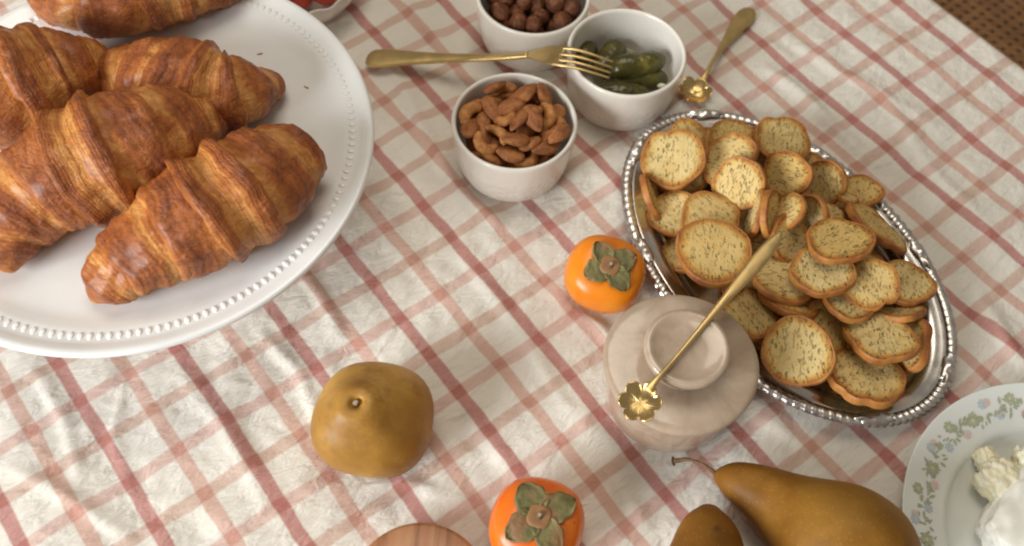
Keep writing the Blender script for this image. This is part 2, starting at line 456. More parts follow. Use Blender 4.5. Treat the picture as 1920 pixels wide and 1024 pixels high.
m = M('silver_plate', 0.16, 1.0); n = m.noise(60, 3)
m.color(m.mix(n, (0.70, 0.675, 0.64), (0.60, 0.565, 0.52))); m.rough(m.mr(n, 0.3, 0.7, 0.17, 0.30)); m.bump(m.noise(45, 2), 0.08, 0.001); MAT['silver'] = m.m
m = M('tarnished_silver', 0.32, 1.0); n = m.noise(150, 3)
m.color(m.mix(m.mr(n, 0.35, 0.65), (0.76, 0.735, 0.71), (0.56, 0.52, 0.49))); m.bump(m.noise(420, 2), 0.25, 0.0008); MAT['silver_rim'] = m.m
m = M('brushed_gold', 0.3, 1.0); n = m.noise(90, 3)
m.color(m.mix(n, (0.74, 0.55, 0.26), (0.63, 0.44, 0.18))); m.rough(m.mr(n, 0.3, 0.7, 0.28, 0.44)); m.bump(m.noise(140, 2), 0.05, 0.0006); MAT['gold'] = m.m
m = M('polished_gold', 0.14, 1.0); n = m.noise(90, 3)
m.color(m.mix(n, (0.76, 0.56, 0.26), (0.66, 0.46, 0.19))); m.rough(m.mr(n, 0.3, 0.7, 0.18, 0.32)); m.bump(m.noise(60, 2), 0.08, 0.001); MAT['gold_shiny'] = m.m

m = M('soft_cheese', 0.5, Subsurface_Weight=0.2)
m.b.inputs['Subsurface Radius'].default_value = (0.003, 0.002, 0.0012)
n = m.noise(110, 4); m.color(m.ramp(n, [(0.3, (0.76, 0.68, 0.42)), (0.55, (0.84, 0.80, 0.62)), (0.8, (0.87, 0.84, 0.71))])); m.bump(n, 0.5, 0.002); MAT['cheese'] = m.m
m = M('cheese_rind', 0.55, Subsurface_Weight=0.2)
m.b.inputs['Subsurface Radius'].default_value = (0.003, 0.002, 0.0012)
n = m.noise(160, 3); m.color(m.mix(n, (0.86, 0.845, 0.77), (0.80, 0.775, 0.68))); m.bump(n, 0.25, 0.001); MAT['cheese_white'] = m.m

def mat_print(name, a, b):
    m = M(name, 0.2); m.color(m.mix(m.noise(420, 3), a, b)); return m.m
MAT['print_green'] = mat_print('printed_green', (0.26, 0.29, 0.15), (0.56, 0.58, 0.45))
MAT['print_blue'] = mat_print('printed_blue', (0.36, 0.46, 0.58), (0.60, 0.66, 0.70))
MAT['print_pink'] = mat_print('printed_pink', (0.66, 0.42, 0.42), (0.76, 0.64, 0.61))
MAT['print_yellow'] = mat_print('printed_yellow', (0.55, 0.48, 0.24), (0.70, 0.65, 0.48))

m = M('red_fruit', 0.25, Coat_Weight=0.3, Subsurface_Weight=0.1); m.b.inputs['Subsurface Radius'].default_value = (0.004, 0.001, 0.001)
n = m.noise(80, 3); m.color(m.mix(n, (0.50, 0.03, 0.015), (0.62, 0.09, 0.03))); m.bump(m.vor(300), 0.4, 0.001); MAT['berry'] = m.m

# ------------------------------------------------------------------ setting: floor, table, cloth
V, F = box(-2.2, 2.2, -1.6, 2.8, -0.80, -0.75)
o = obj('floor', make_mesh('floor', V, F, MAT['floor'], smooth=False)); o['kind'] = 'structure'

ANG = math.radians(-49.15)
A = Vector((math.cos(ANG), math.sin(ANG), 0)); B = Vector((-A.y, A.x, 0))
O0 = Vector((-0.3005, 0.2616, 0)); DA, DB = 0.0346, 0.0341
def lat(i, j, z=0.0): return O0 + A * (j * DA) + B * (i * DB) + Vector((0, 0, z))
def tolat(p):
    d = Vector((p[0], p[1], 0)) - O0
    return d.dot(B) / DB, d.dot(A) / DA
I0, I1, J0, J1 = -9.0, 22.25, -16.0, 20.0           # table extent in lattice units

tbl = root('table', lat((I0 + I1) / 2, (J0 + J1) / 2, -0.75), 'brown wooden table under the plaid cloth', 'table')
def slab(name, i0, i1, j0, j1, z0, z1, mat, parent, org):
    V = [lat(i, j, z) for z in (z0, z1) for j in (j0, j1) for i in (i0, i1)]
    return part(name, V, box(0, 1, 0, 1, 0, 1)[1], mat, parent, org, smooth=False)
slab('table_top', I0, I1 - 0.25, J0, J1, -0.036, -0.008, MAT['table'], tbl, tbl.location)
for i in (I0 + 1, I1 - 2.5):
    for j in (J0 + 1, J1 - 2.2):
        slab('leg', i, i + 1.4, j, j + 1.4, -0.75, -0.037, MAT['table'], tbl, tbl.location)

# cloth: height field over the table plus the hanging side
RIDGES = [  # polyline in photo px, height m, width m
    ([(728, 120), (775, 210), (815, 290), (880, 370), (930, 420)], 0.0040, 0.0070),
    ([(760, 0), (800, 60), (850, 130)], 0.0035, 0.007),
    ([(1440, 130), (1500, 175), (1560, 240), (1640, 310)], 0.0045, 0.0075),
    ([(1080, 580), (1120, 615), (1160, 660)], 0.0030, 0.006),
    ([(560, 500), (600, 560), (640, 640)], 0.0022, 0.007),
    ([(700, 320), (640, 420), (600, 470)], 0.0022, 0.008),
    ([(1650, 810), (1740, 760), (1800, 690)], 0.0030, 0.008),
    ([(1420, 780), (1530, 850), (1640, 960)], 0.0022, 0.007),
    ([(1840, 560), (1880, 640), (1920, 690)], 0.0040, 0.008),
    ([(330, 700), (420, 800), (500, 960)], 0.0018, 0.008),
    ([(870, 760), (930, 840), (990, 930)], 0.0015, 0.008),
    ([(60, 690), (120, 790), (150, 900)], 0.0022, 0.007),
    ([(230, 720), (210, 820), (250, 930)], 0.0020, 0.006), ([(480, 620), (560, 700), (590, 780)], 0.0024, 0.006), ([(640, 930), (740, 900), (860, 940)], 0.0018, 0.006),
    ([(860, 480), (960, 600), (1060, 760)], 0.0020, 0.007), ([(1420, 30), (1560, 130), (1760, 240)], 0.0022, 0.008), ([(1650, 180), (1760, 330), (1850, 420)], 0.0022, 0.008), ([(20, 880), (120, 930), (240, 1010)], 0.0022, 0.006), ([(400, 1000), (520, 930), (600, 900)], 0.0020, 0.006), ([(1120, 870), (1180, 940), (1230, 1010)], 0.0018, 0.006),
]
def build_cloth():
    drop = 0.24
    ti = np.concatenate([np.arange(I0, I1, 0.075), I1 + np.linspace(0, drop / DB, 90)])
    tj = np.arange(J0, J1 + 0.01, 0.075)
    II, JJ = np.meshgrid(ti, tj, indexing='ij')
    ov = np.maximum(II - I1, 0) * DB
    Rr = 0.010
    ang = np.minimum(ov / Rr, math.pi / 2)
    out = Rr * np.sin(ang); dn = -Rr * (1 - np.cos(ang)) - np.maximum(ov - Rr * math.pi / 2, 0)
    iflat = np.minimum(II, I1)
    X = O0.x + A.x * JJ * DA + B.x * (iflat * DB + out)
    Y = O0.y + A.y * JJ * DA + B.y * (iflat * DB + out)
    h = 0.0024 * vnoise(II * 0.55 + 3, JJ * 0.42) + 0.0012 * vnoise(II * 1.7, JJ * 1.3 + 9) + 0.00045 * vnoise(II * 3.6 + 5, JJ * 2.6) + 0.00022 * vnoise(II * 6 + 1, JJ * 5 + 7)
    for pts, hh, w in RIDGES:
        q = [P(*p) for p in pts]
        best = np.full(X.shape, 9.0); tt = np.zeros(X.shape); n = len(q) - 1
        for k in range(n):
            ax, ay = q[k].x, q[k].y; bx, by = q[k + 1].x - ax, q[k + 1].y - ay
            t = np.clip(((X - ax) * bx + (Y - ay) * by) / (bx * bx + by * by), 0, 1)
            sg = np.sign((X - ax) * by - (Y - ay) * bx)
            d = np.hypot(X - ax - t * bx, Y - ay - t * by)
            d = np.where(sg > 0, d * 1.7, d)           # one flank steeper
            up = d < best; best = np.where(up, d, best); tt = np.where(up, (k + t) / n, tt)
        h = h + 1.2 * hh * np.exp(-(best / w) ** 2) * np.sin(np.pi * np.clip(tt * 0.86 + 0.07, 0, 1)) ** 0.7
    # the weight of things presses the cloth flat
    for (cx, cy, r) in PRESS:
        d = np.hypot(X - cx, Y - cy)
        k = np.clip((d - r) / 0.012, 0, 1); k = k * k * (3 - 2 * k)
        h = h * k + (-0.0012) * (1 - k)
    Z = h * np.clip(1 - ov / 0.01, 0, 1) + dn
    hang = np.clip(ov / 0.1, 0, 1)
    wave = 0.010 * np.sin(JJ * 0.9) + 0.006 * np.sin(JJ * 2.1 + 1)
    X = X + B.x * hang * (wave * 0.6 + 0.004); Y = Y + B.y * hang * (wave * 0.6 + 0.004)
    # where the weave has been pulled out of square (measured drift of the plaid)
    anc = [((1.5, 2.5), (0, 0)), ((7.5, 2.8), (-0.02, 0.22)), ((19.5, 4.2), (-0.48, 0.04)), ((23, 5), (-0.48, 0.0)), ((11, -3), (-0.1, 0.2)), ((12, 12), (-0.2, 0.1))]
    wsum = 0; du = 0; dv = 0
    for (ai, aj), (ou, ovv) in anc:
        w = 1.0 / (((II - ai) ** 2 + (JJ - aj) ** 2) + 6.0)
        wsum = wsum + w; du = du + w * ou; dv = dv + w * ovv
    U = II - du / wsum + 0.045 * vnoise(II * 0.4, JJ * 0.33 + 4); Vv = JJ - dv / wsum + 0.045 * vnoise(II * 0.33 + 8, JJ * 0.4)
    ni, nj = II.shape
    idx = np.arange(ni * nj).reshape(ni, nj)
    Fq = np.stack([idx[:-1, :-1], idx[1:, :-1], idx[1:, 1:], idx[:-1, 1:]], -1).reshape(-1, 4)
    me = bpy.data.meshes.new('tablecloth')
    me.vertices.add(ni * nj); me.vertices.foreach_set('co', np.stack([X, Y, Z], -1).ravel().astype(np.float32))
    me.loops.add(Fq.size); me.loops.foreach_set('vertex_index', Fq.ravel().astype(np.int32))
    me.polygons.add(len(Fq)); me.polygons.foreach_set('loop_start', np.arange(0, Fq.size, 4, dtype=np.int32))
    me.polygons.foreach_set('loop_total', np.full(len(Fq), 4, dtype=np.int32))
    me.polygons.foreach_set('use_smooth', [True] * len(Fq))
    me.update(calc_edges=True)
    l = me.uv_layers.new(name='UVMap')
    l.data.foreach_set('uv', np.stack([U.ravel(), Vv.ravel()], -1)[Fq.ravel()].ravel().astype(np.float32))
    me.materials.append(MAT['cloth'])
    o = obj('tablecloth', me)
    tag(o, 'white cotton tablecloth with red and pink woven plaid stripes, softly wrinkled', 'tablecloth')

# ------------------------------------------------------------------ main positions
RAM = [(-0.0059, 0.4563), (0.0014, 0.5884), (0.0771, 0.5324)]        # mixed nuts, hazelnuts, gherkins
JARC = (0.1100, 0.2655); PEAR1 = (-0.0790, 0.2240); PERS1 = (0.0650, 0.3475); PERS2 = (0.0256, 0.1666)
TRAY = (0.1953, 0.3792); STAND = (-0.2557, 0.3830); FLORAL = (0.3583, 0.1786)
BOARD = P(785, 1110, 0.02)
PRESS = [(*RAM[0], 0.042), (*RAM[1], 0.042), (*RAM[2], 0.042), (*JARC, 0.042), (*PEAR1, 0.022), (*PERS1, 0.018), (*PERS2, 0.018),
         (*STAND, 0.062), (*FLORAL, 0.062), (BOARD.x, BOARD.y, 0.04)]
_td = Vector((math.cos(math.radians(-52.8)), math.sin(math.radians(-52.8)), 0))
for k in (-0.062, -0.02, 0.02, 0.062): PRESS.append((TRAY[0] + _td.x * k, TRAY[1] + _td.y * k, 0.074))
build_cloth()
ZT = -0.0010        # resting height on the pressed cloth

# ------------------------------------------------------------------ cane chair beyond the table edge
def build_chair():
    zs = -0.27
    c0 = lat(I1 + 9.6, 4.0, -0.75)
    r = root('cane_chair', c0, 'brown chair with woven cane seat beside the table edge', 'chair')
    half = 0.225
    def pt(a, b, z): return Vector((c0.x, c0.y, z)) + A * a + B * b
    def bar(name, a0, a1, b0, b1, z0, z1):
        V = [pt(a, b, z) for z in (z0, z1) for b in (b0, b1) for a in (a0, a1)]
        return part(name, V, box(0, 1, 0, 1, 0, 1)[1], MAT['cane_frame'], r, c0, smooth=False)
    w = 0.028
    bar('seat_rail', -half, half, -half, -half + w, zs - 0.03, zs + 0.004)
    bar('seat_rail', -half, half, half - w, half, zs - 0.03, zs + 0.004)
    bar('seat_rail', -half, -half + w, -half + w, half - w, zs - 0.03, zs + 0.004)
    bar('seat_rail', half - w, half, -half + w, half - w, zs - 0.03, zs + 0.004)
    for sa in (-1, 1):
        for sb in (-1, 1):
            ca, cb = sa * (half - 0.022), sb * (half - 0.022)
            C = [pt(ca, cb, zs - 0.0301), pt(ca * 1.02, cb * 1.02, -0.5), pt(ca * 1.05, cb * 1.05, -0.75)]
            V, F = sweep(C, [0.018, 0.016, 0.012], [0.018, 0.016, 0.012], 14)
            part('leg', V, F, MAT['cane_frame'], r, c0)
    # woven panel: paired straight strands both ways and diagonals, leaving round-cornered holes
    pitch = 0.0132; n = int((half - w) * 2 / pitch)
    V = []; F = []; lim = half - w + 0.002
    def strand(p, q, wd, z, amp, ph):
        d = (q - p); L = d.length; t = d.normalized(); s = Vector((-t.y, t.x, 0)); k = max(2, int(L / (pitch / 2)))
        b0 = len(V)
        for i in range(k + 1):
            c = p + t * (L * i / k); zz = z + amp * math.sin(math.pi * i + ph)
            for off, dz in ((-wd, -0.0004), (0, 0.0004), (wd, -0.0004)):
                V.append(Vector((c.x + s.x * off, c.y + s.y * off, zz + dz)))
        for i in range(k):
            for j in range(2):
                a = b0 + i * 3 + j; F.append((a, a + 1, a + 4, a + 3))
    for i in range(n + 1):
        x = -lim + 2 * lim * i / n
        for e in (-0.0021, 0.0021):
            strand(pt(x + e, -lim, zs), pt(x + e, lim, zs), 0.0016, zs, 0.0006, 0.0)
            strand(pt(-lim, x + e, zs), pt(lim, x + e, zs), 0.0016, zs + 0.0003, 0.0006, 1.57)
    for i in range(-n, n + 1):
        x = 2 * lim * (i + 0.5) / n
        for sg in (1, -1):
            b_lo = max(-lim, -lim - x); b_hi = min(lim, lim - x)
            if b_hi - b_lo > 0.02:
                strand(pt(sg * (b_lo + x), b_lo, zs), pt(sg * (b_hi + x), b_hi, zs), 0.0019, zs + 0.0013 * sg, 0.0005, 0.8)
    part('cane_panel', V, F, MAT['cane'], r, c0, smooth=False)
    # back: two posts and a top rail, away from the table
    for sa in (-1, 1):
        C = [pt(sa * (half - 0.018), half - 0.02, zs + 0.0045), pt(sa * (half - 0.02), half + 0.01, zs + 0.2), pt(sa * (half - 0.03), half + 0.06, zs + 0.42)]
        V, F = sweep(C, [0.016, 0.015, 0.012], [0.016, 0.015, 0.012], 12); part('back_post', V, F, MAT['cane_frame'], r, c0)
    C = [pt(-half + 0.02, half + 0.062, zs + 0.40), pt(0, half + 0.085, zs + 0.41), pt(half - 0.02, half + 0.062, zs + 0.40)]
    V, F = sweep(C, [0.011] * 3, [0.03] * 3, 14); part('back_rail', V, F, MAT['cane_frame'], r, c0)
build_chair()

# ------------------------------------------------------------------ cake stand
SZ = 0.0825      # plate surface height
def build_stand():
    r = root('cake_stand', (STAND[0], STAND[1], ZT), 'large round white porcelain stand with beaded rim, holding croissants', 'cake stand')
    z = SZ - ZT
    prof = [(0, z), (0.05, z), (0.10, z), (0.124, z + 0.0004), (0.132, z + 0.0022), (0.137, z + 0.0040), (0.140, z + 0.0046), (0.147, z + 0.0050), (0.1495, z + 0.0062), (0.153, z + 0.0078), (0.1562, z + 0.0086),
            (0.1578, z + 0.0078), (0.1582, z + 0.0060), (0.1570, z + 0.0035), (0.153, z + 0.0005), (0.142, z - 0.0035), (0.12, z - 0.006), (0.05, z - 0.0075), (0.036, z - 0.0085)]
    V, F = lathe(prof, 160); obj('plate', make_mesh('plate', V, F, MAT['stand']), r)
    prof = smooth_prof([(0.0355, z - 0.0085), (0.027, z - 0.018), (0.021, z - 0.035), (0.023, z - 0.05), (0.034, z - 0.066), (0.055, 0.009), (0.0635, 0.005), (0.0645, 0.001), (0.058, 0.0), (0.0, 0.0)], 5)
    V, F = lathe(prof, 96); obj('pedestal', make_mesh('pedestal', V, F, MAT['stand']), r)
    V, F = lathe(smooth_prof([(0.0, 0.0012), (0.0009, 0.0010), (0.0015, 0.0002), (0.0017, -0.0006)], 3), 14)
    V = [(x * 1.7, y * 1.15, zz * 0.6) for x, y, zz in V]
    me = make_mesh('bead', V, F, MAT['stand'])
    n = 160
    for k in range(n):
        ph = 2 * math.pi * k / n
        o = obj('bead', me, r); o.location = (0.1435 * math.cos(ph), 0.1435 * math.sin(ph), z + 0.0049); o.rotation_euler.z = ph
build_stand()

# ------------------------------------------------------------------ croissants
def croissant(label, pts, nf, seed, zc=None, flip=1, slant=0.10, squash=0.86):
    """pts: (px, py, r_px [, lift m]) along the spine"""
    rng = random.Random(seed)
    q = []
    for p in pts:
        lift = p[3] if len(p) > 3 else 0.0
        z = SZ + 0.03
        for _ in range(3):
            rr = p[2] * mpp(p[0], p[1], z); z = SZ + rr * squash * 0.93 + lift
        v = P(p[0], p[1], z); q.append((v.x, v.y, v.z, rr))
    path = smooth_prof(q, 12)
    C = [Vector(p[:3]) for p in path]; Rd = [max(p[3], 0.002) for p in path]
    L = [0.0]
    for a, b in zip(C, C[1:]): L.append(L[-1] + (b - a).length)
    tot = L[-1]
    def at(s):
        s = min(max(s, 0.0), 1.0) * tot
        for i in range(len(L) - 1):
            if s <= L[i + 1] or i == len(L) - 2:
                t = (s - L[i]) / max(L[i + 1] - L[i], 1e-9); t = min(max(t, 0), 1)
                return C[i].lerp(C[i + 1], t), Rd[i] * (1 - t) + Rd[i + 1] * t, (C[i + 1] - C[i]).normalized()
    org = Vector((C[len(C) // 2].x, C[len(C) // 2].y, SZ))
    r = root('croissant', org, label, 'croissant', 'croissants on the cake stand')
    # boundaries of the folds
    ws = [1.0 + 0.55 * math.sin(math.pi * (k + 0.5) / nf) + rng.uniform(-0.15, 0.15) for k in range(nf)]
    acc = [0.0]
    for w in ws: acc.append(acc[-1] + w)
    bnd = [a / acc[-1] for a in acc]
    mid = nf // 2
    SEG = 56
    for k in range(nf):
        s0, s1 = bnd[k], bnd[k + 1]
        wdt = s1 - s0
        V = []; F = []; fp = []; tp = []
        n = 20
        sl = slant * (1 if k < mid else -1) * rng.uniform(0.6, 1.3) * flip
        ph0 = rng.uniform(-0.5, 0.5)
        lift = rng.uniform(0.09, 0.16)
        first, last = k == 0, k == nf - 1
        rows = []
        for i in range(n + 1):
            t = i / n                        # 0 at s0 side, 1 at s1 side
            # outer edge side: towards the nearer tip; the middle fold has both
            if k < mid: e = 1 - t            # e = 1 at outer edge
            elif k > mid: e = t
            else: e = abs(2 * t - 1)
            ext = 0.32 * wdt                  # inner side tucks under the neighbour
            if k < mid: s = s0 + t * (wdt + ext)
            elif k > mid: s = s0 - ext + t * (wdt + ext)
            else: s = s0 + t * wdt
            edge = max(0.0, (e - 0.86) / 0.14)
            mul = 0.90 + lift * math.sin(math.pi * min(e, 0.95) * 0.60) ** 1.4 + (0.03 if k == mid else 0)
            mul *= math.sqrt(max(0.0, 1 - (edge * 0.62) ** 2)) if not ((first and e > 0.5 and k < mid) or (last and k > mid)) else 1.0
            row = []
            tipend = (first and i == 0) or (last and i == n)
            for j in range(SEG):
                ph = 2 * math.pi * j / SEG
                so = s + (0 if (first or last) else 1) * sl * wdt * math.sin(ph + ph0) * 1.6 * (1 if k != mid else 0.6)
                so += 0.010 * nz(math.cos(ph) * 1.7 + seed, math.sin(ph) * 1.7, k * 3.1) * (0 if (first or last) else 1)
                so += (0.006 * nz(ph * 2.3 + seed, k * 5.0, 2.0) + 0.004 * nz(ph * 6.0 + seed, k * 3.0, 7.0)) * (0 if (first or last) else max(0.0, e - 0.4))
                c, R, T = at(so)
                if first or last:
                    ss = t if first else 1 - t
                    R = R * min(1.0, (ss * 3.0 + 0.02)) ** 0.5 if ss < 0.34 else R
                side = T.cross(Vector((0, 0, 1))).normalized(); u = side.cross(T).normalized()
                cx, sx = math.cos(ph), math.sin(ph)
                x = R * mul * cx; y = R * mul * sx * squash
                if y < 0: y = math.copysign(min(abs(y), R * squash * 0.86), y)
                p = c + side * x + u * y
                f = 0.0032 * nz(p.x * 60 + seed, p.y * 60, p.z * 60) + 0.0015 * nz(p.x * 190, p.y * 190 + seed, p.z * 190)
                f += 0.0008 * nz(ph * 9, so * 14 + seed, k)
                d = (side * cx + u * sx)
                p = p + d * f * min(1.0, R / 0.015)
                if p.z < SZ + 0.0006: p.z = SZ + 0.0006
                row.append(len(V)); V.append(p); fp.append(e); tp.append(max(0.0, sx))
            rows.append(row)
        for a, b in zip(rows, rows[1:]):
            for j in range(SEG):
                j2 = (j + 1) % SEG; F.append((a[j], a[j2], b[j2], b[j]))
        for row, do in ((rows[0], True), (rows[-1], True)):
            cen = sum((V[i] for i in row), Vector()) / SEG
            ci = len(V); V.append(cen); fp.append(0.5 if (first or last) else 0.0); tp.append(0.3)
            for j in range(SEG): F.append((ci, row[(j + 1) % SEG], row[j]) if row is rows[-1] else (ci, row[j], row[(j + 1) % SEG]))
        part('pastry_fold', V, F, MAT['croissant'], r, org, attrs={'fold_pos': fp, 'top': tp})
    return r

croissant('broad golden croissant alone at the beaded rim, its squared end by the plate edge',
          [(172, 566, 22), (212, 518, 58), (292, 456, 90), (385, 398, 112), (465, 350, 108), (525, 304, 84), (562, 270, 60)], 6, 3, slant=0.12)
croissant('broad glossy croissant in the middle of the heap with dark drooping tip',
          [(22, 512, 30), (18, 440, 70), (75, 362, 102), (172, 302, 122, 0.004), (285, 256, 108, 0.006), (370, 228, 68, 0.008), (425, 213, 28, 0.012)], 7, 11, slant=0.10)
croissant('croissant with pointed tip lying on bare plate behind the middle croissant',
          [(195, 150, 50), (260, 145, 74), (345, 160, 92), (425, 175, 82), (488, 162, 46), (527, 148, 17)], 6, 23, slant=0.10)
croissant('croissant showing a pale doughy end, beside the dark gap of the heap',
          [(-110, 215, 36), (-60, 195, 80), (20, 165, 122), (95, 142, 104), (160, 130, 72), (204, 124, 34)], 6, 35, slant=0.06)
croissant('pale golden croissant at the far side of the heap above the others',
          [(60, -30, 34), (140, -8, 70), (225, -14, 88), (325, -40, 86), (410, -52, 66), (490, -58, 28)], 6, 47, slant=0.10)

for k, (px, py, a) in enumerate(((488, 102, 0.3), (575, 165, -0.4), (583, 139, -0.5), (452, 133, 0.9))):
    p = P(px, py, SZ)
    V = []; F = []
    for i in range(7):
        t = i / 6 - 0.5
        for s in (-1, 1):
            V.append((t * 0.0042, s * 0.0006 * (1 - 3.2 * t * t), 0.0007 + 0.0004 * math.sin(i * 1.9)))
    b = len(V); V += [(x, y, 0.00015) for x, y, z in V]
    for i in range(6):
        q = i * 2
        F += [(q, q + 1, q + 3, q + 2), (b + q, b + q + 1, b + q + 3, b + q + 2), (q, q + 2, b + q + 2, b + q), (q + 1, q + 3, b + q + 3, b + q + 1)]
    F += [(0, 1, b + 1, b), (12, 13, b + 13, b + 12)]
    o = obj('pastry_crumb', make_mesh('pastry_crumb', V, F, MAT['flake'])); o.location = p; o.rotation_euler.z = a
    tag(o, 'tiny brown pastry crumb fallen on the bare white plate', 'crumb', 'crumbs on the cake stand')

# ------------------------------------------------------------------ red fruit dish behind the stand
def build_dish():
    c = P(560, -55, 0.03)
    r = root('small_dish', (c.x, c.y, ZT), 'small white scalloped dish of red fruit behind the cake stand', 'dish')
    fr = lambda ph, rr, z: (rr * (1 + 0.03 * math.cos(14 * ph) * (z > 0.012)), z)
    prof = [(0, 0.004), (0.03, 0.0045), (0.038, 0.01), (0.046, 0.024), (0.050, 0.031), (0.0512, 0.0322), (0.0522, 0.031), (0.049, 0.02), (0.042, 0.008), (0.034, 0.0), (0, 0.0)]
    V, F = lathe(prof, 112, fr); obj('dish_body', make_mesh('dish_body', V, F, MAT['dish']), r)
    me = None
    V, F = lathe(smooth_prof([(0, 0.013), (0.006, 0.0125), (0.011, 0.008), (0.0125, 0.001), (0.009, -0.008), (0.003, -0.014), (0, -0.015)], 5), 26)
    me = make_mesh('red_berry', V, F, MAT['berry'])
    rng = random.Random(4)
    for k in range(9):
        a = k * 2.4; rr = 0.0 if k == 0 else (0.019 if k < 5 else 0.029)
        o = obj('red_berry', me); z = 0.024 if k < 5 else 0.028
        o.location = (c.x + rr * math.cos(a), c.y + rr * math.sin(a), z + ZT); o.rotation_euler = (rng.uniform(0, 3), rng.uniform(0, 3), 0)
        tag(o, 'red fruit in the small scalloped dish', 'fruit', 'red fruit in the small dish')
build_dish()

# ------------------------------------------------------------------ ramekins
RAM_PROF = smooth_prof([(0, 0.0), (0.034, 0.0), (0.0385, 0.0010), (0.0408, 0.0045), (0.0432, 0.014), (0.0452, 0.028), (0.0462, 0.041), (0.0467, 0.0475), (0.0462, 0.0500), (0.0448, 0.0507), (0.0434, 0.0496), (0.0428, 0.046), (0.0420, 0.034), (0.0406, 0.018), (0.0375, 0.0095), (0.031, 0.0068), (0, 0.0062)], 4)
V, F = lathe(RAM_PROF, 112); ram_me = make_mesh('ramekin', V, F, MAT['ramekin'])
for (x, y), lab in zip(RAM, ('white ceramic ramekin heaped with almonds and cashews', 'white ceramic ramekin of dark hazelnuts', 'white ceramic ramekin of green gherkins')):
    o = obj('ramekin', ram_me); o.location = (x, y, ZT); o.rotation_euler.z = x * 40
    tag(o, lab, 'ramekin', 'white ramekins')

def almond_mesh(half=False):
    V, F = lathe(smooth_prof([(0, -0.0118), (0.0036, -0.0108), (0.0062, -0.006), (0.0070, -0.001), (0.0062, 0.004), (0.0040, 0.0085), (0.0014, 0.0117), (0, 0.0122)], 4), 20)
    W = []
    for x, y, z in V:
        f = 1 + 0.11 * nz(x * 420, y * 420, z * 70) + 0.06 * nz(x * 150, y * 150, z * 110)
        W.append((x * f, y * f * 0.58, z))
    return make_mesh('almond', W, F, MAT['nutmeat'] if half else MAT['almond'])
def cashew_mesh(k):
    C = []; W = []; Hh = []
    span = (2.9, 3.3, 2.5)[k]; R = (0.0084, 0.0078, 0.0094)[k]
    for i in range(17):
        t = i / 16; a = (t - 0.5) * span
        C.append(Vector((R * math.cos(a) - R * 0.75, R * math.sin(a), 0)))
        w = 0.0049 * (math.sin(math.pi * min(max(t * 0.9 + 0.05, 0.0), 1))) ** 0.45 * (1.08 - 0.25 * t)
        W.append(max(w, 0.0006)); Hh.append(max(w * 0.9, 0.0006))
    V, F = sweep(C, W, Hh, 16)
    V = [v * (1 + 0.09 * nz(v.x * 260 + k, v.y * 260, v.z * 260)) for v in V]
    return make_mesh('cashew', V, F, MAT['cashew'])
def hazel_mesh(k):
    V, F = lathe(smooth_prof([(0, -0.0062), (0.0035, -0.0060), (0.0062, -0.0035), (0.0074, 0.0003), (0.0062, 0.0045), (0.003, 0.0072), (0, 0.0082)], 4), 20)
    V = [(x * (1 + 0.08 * nz(x * 200 + k, y * 200, z * 200)), y * (0.93 + 0.08 * nz(x * 200, y * 200 + k, z * 200)), z) for x, y, z in V]
    return make_mesh('hazelnut', V, F, MAT['hazel'])

def heap(cx, cy, z0, crown, count, rad, seed, make, long=0.0):
    """fill a bowl: drop pieces one at a time on the lowest of a few spots, clear of the wall"""
    rng = random.Random(seed); placed = []; SP = 1.66
    for k in range(count):
        best = None
        for tr in range(40):
            a = rng.uniform(0, 2 * math.pi); q = 0.0405 * math.sqrt(rng.random())
            x, y = q * math.cos(a), q * math.sin(a); z = z0 + rad
            for (px, py, pz) in placed:
                d2 = (px - x) ** 2 + (py - y) ** 2
                if d2 < (SP * rad) ** 2: z = max(z, pz + math.sqrt((SP * rad) ** 2 - d2))
            wall = 0.0352 + 0.0065 * min(1, max(0, (z - 0.012) / 0.035))
            if q > wall - rad - long * (1.0 if z < 0.03 else 0.5): continue
            score = z + crown * (q / 0.04) ** 2
            if best is None or score < best[0]: best = (score, x, y, z)
        if best is None: continue
        _, x, y, z = best
        placed.append((x, y, z)); make(k, cx + x, cy + y, z, rng, math.atan2(y, x), math.hypot(x, y))

alm = almond_mesh(); alm_pale = almond_mesh(True); cash = [cashew_mesh(k) for k in range(3)]; hz = [hazel_mesh(k) for k in range(3)]
def mk_mixed(k, x, y, z, rng, az, q):
    al = rng.random() < 0.45
    pale = al and k in PALE
    me = (alm_pale if pale else alm) if al else rng.choice(cash)
    o = obj('almond' if al else 'cashew', me); o.location = (x, y, z + ZT)
    if al:   # long axis near horizontal
        o.rotation_euler = (math.pi / 2 + rng.uniform(-0.45, 0.45), rng.uniform(-0.7, 0.7), rng.uniform(0, 6.28) if q < 0.022 else az + rng.uniform(-0.35, 0.35))
    else: o.rotation_euler = (rng.uniform(-0.5, 0.5), rng.uniform(-0.5, 0.5), rng.uniform(0, 6.28) if q < 0.022 else az + rng.uniform(-0.4, 0.4))
    s = rng.uniform(0.84, 1.06); o.scale = (s, s, s)
    if pale: tag(o, 'pale skinless almond half among the mixed nuts', 'almond', 'pale almonds in the mixed nuts')
    elif al: tag(o, 'brown almond in the ramekin of mixed nuts', 'almond', 'almonds in the mixed nuts')
    else: tag(o, 'curved roasted cashew in the ramekin of mixed nuts', 'cashew', 'cashews in the mixed nuts')
PALE = ()
heap(RAM[0][0], RAM[0][1], 0.0075, 0.008, 114, 0.0065, 5, mk_mixed, 0.0012)
def mk_hazel(k, x, y, z, rng, az, q):
    o = obj('hazelnut', rng.choice(hz)); o.location = (x, y, z + ZT); o.rotation_euler = (rng.uniform(0, 6), rng.uniform(0, 6), rng.uniform(0, 6))
    s = rng.uniform(0.9, 1.12); o.scale = (s, s, s)
    tag(o, 'dark hazelnut in the white ramekin', 'hazelnut', 'hazelnuts in the ramekin')
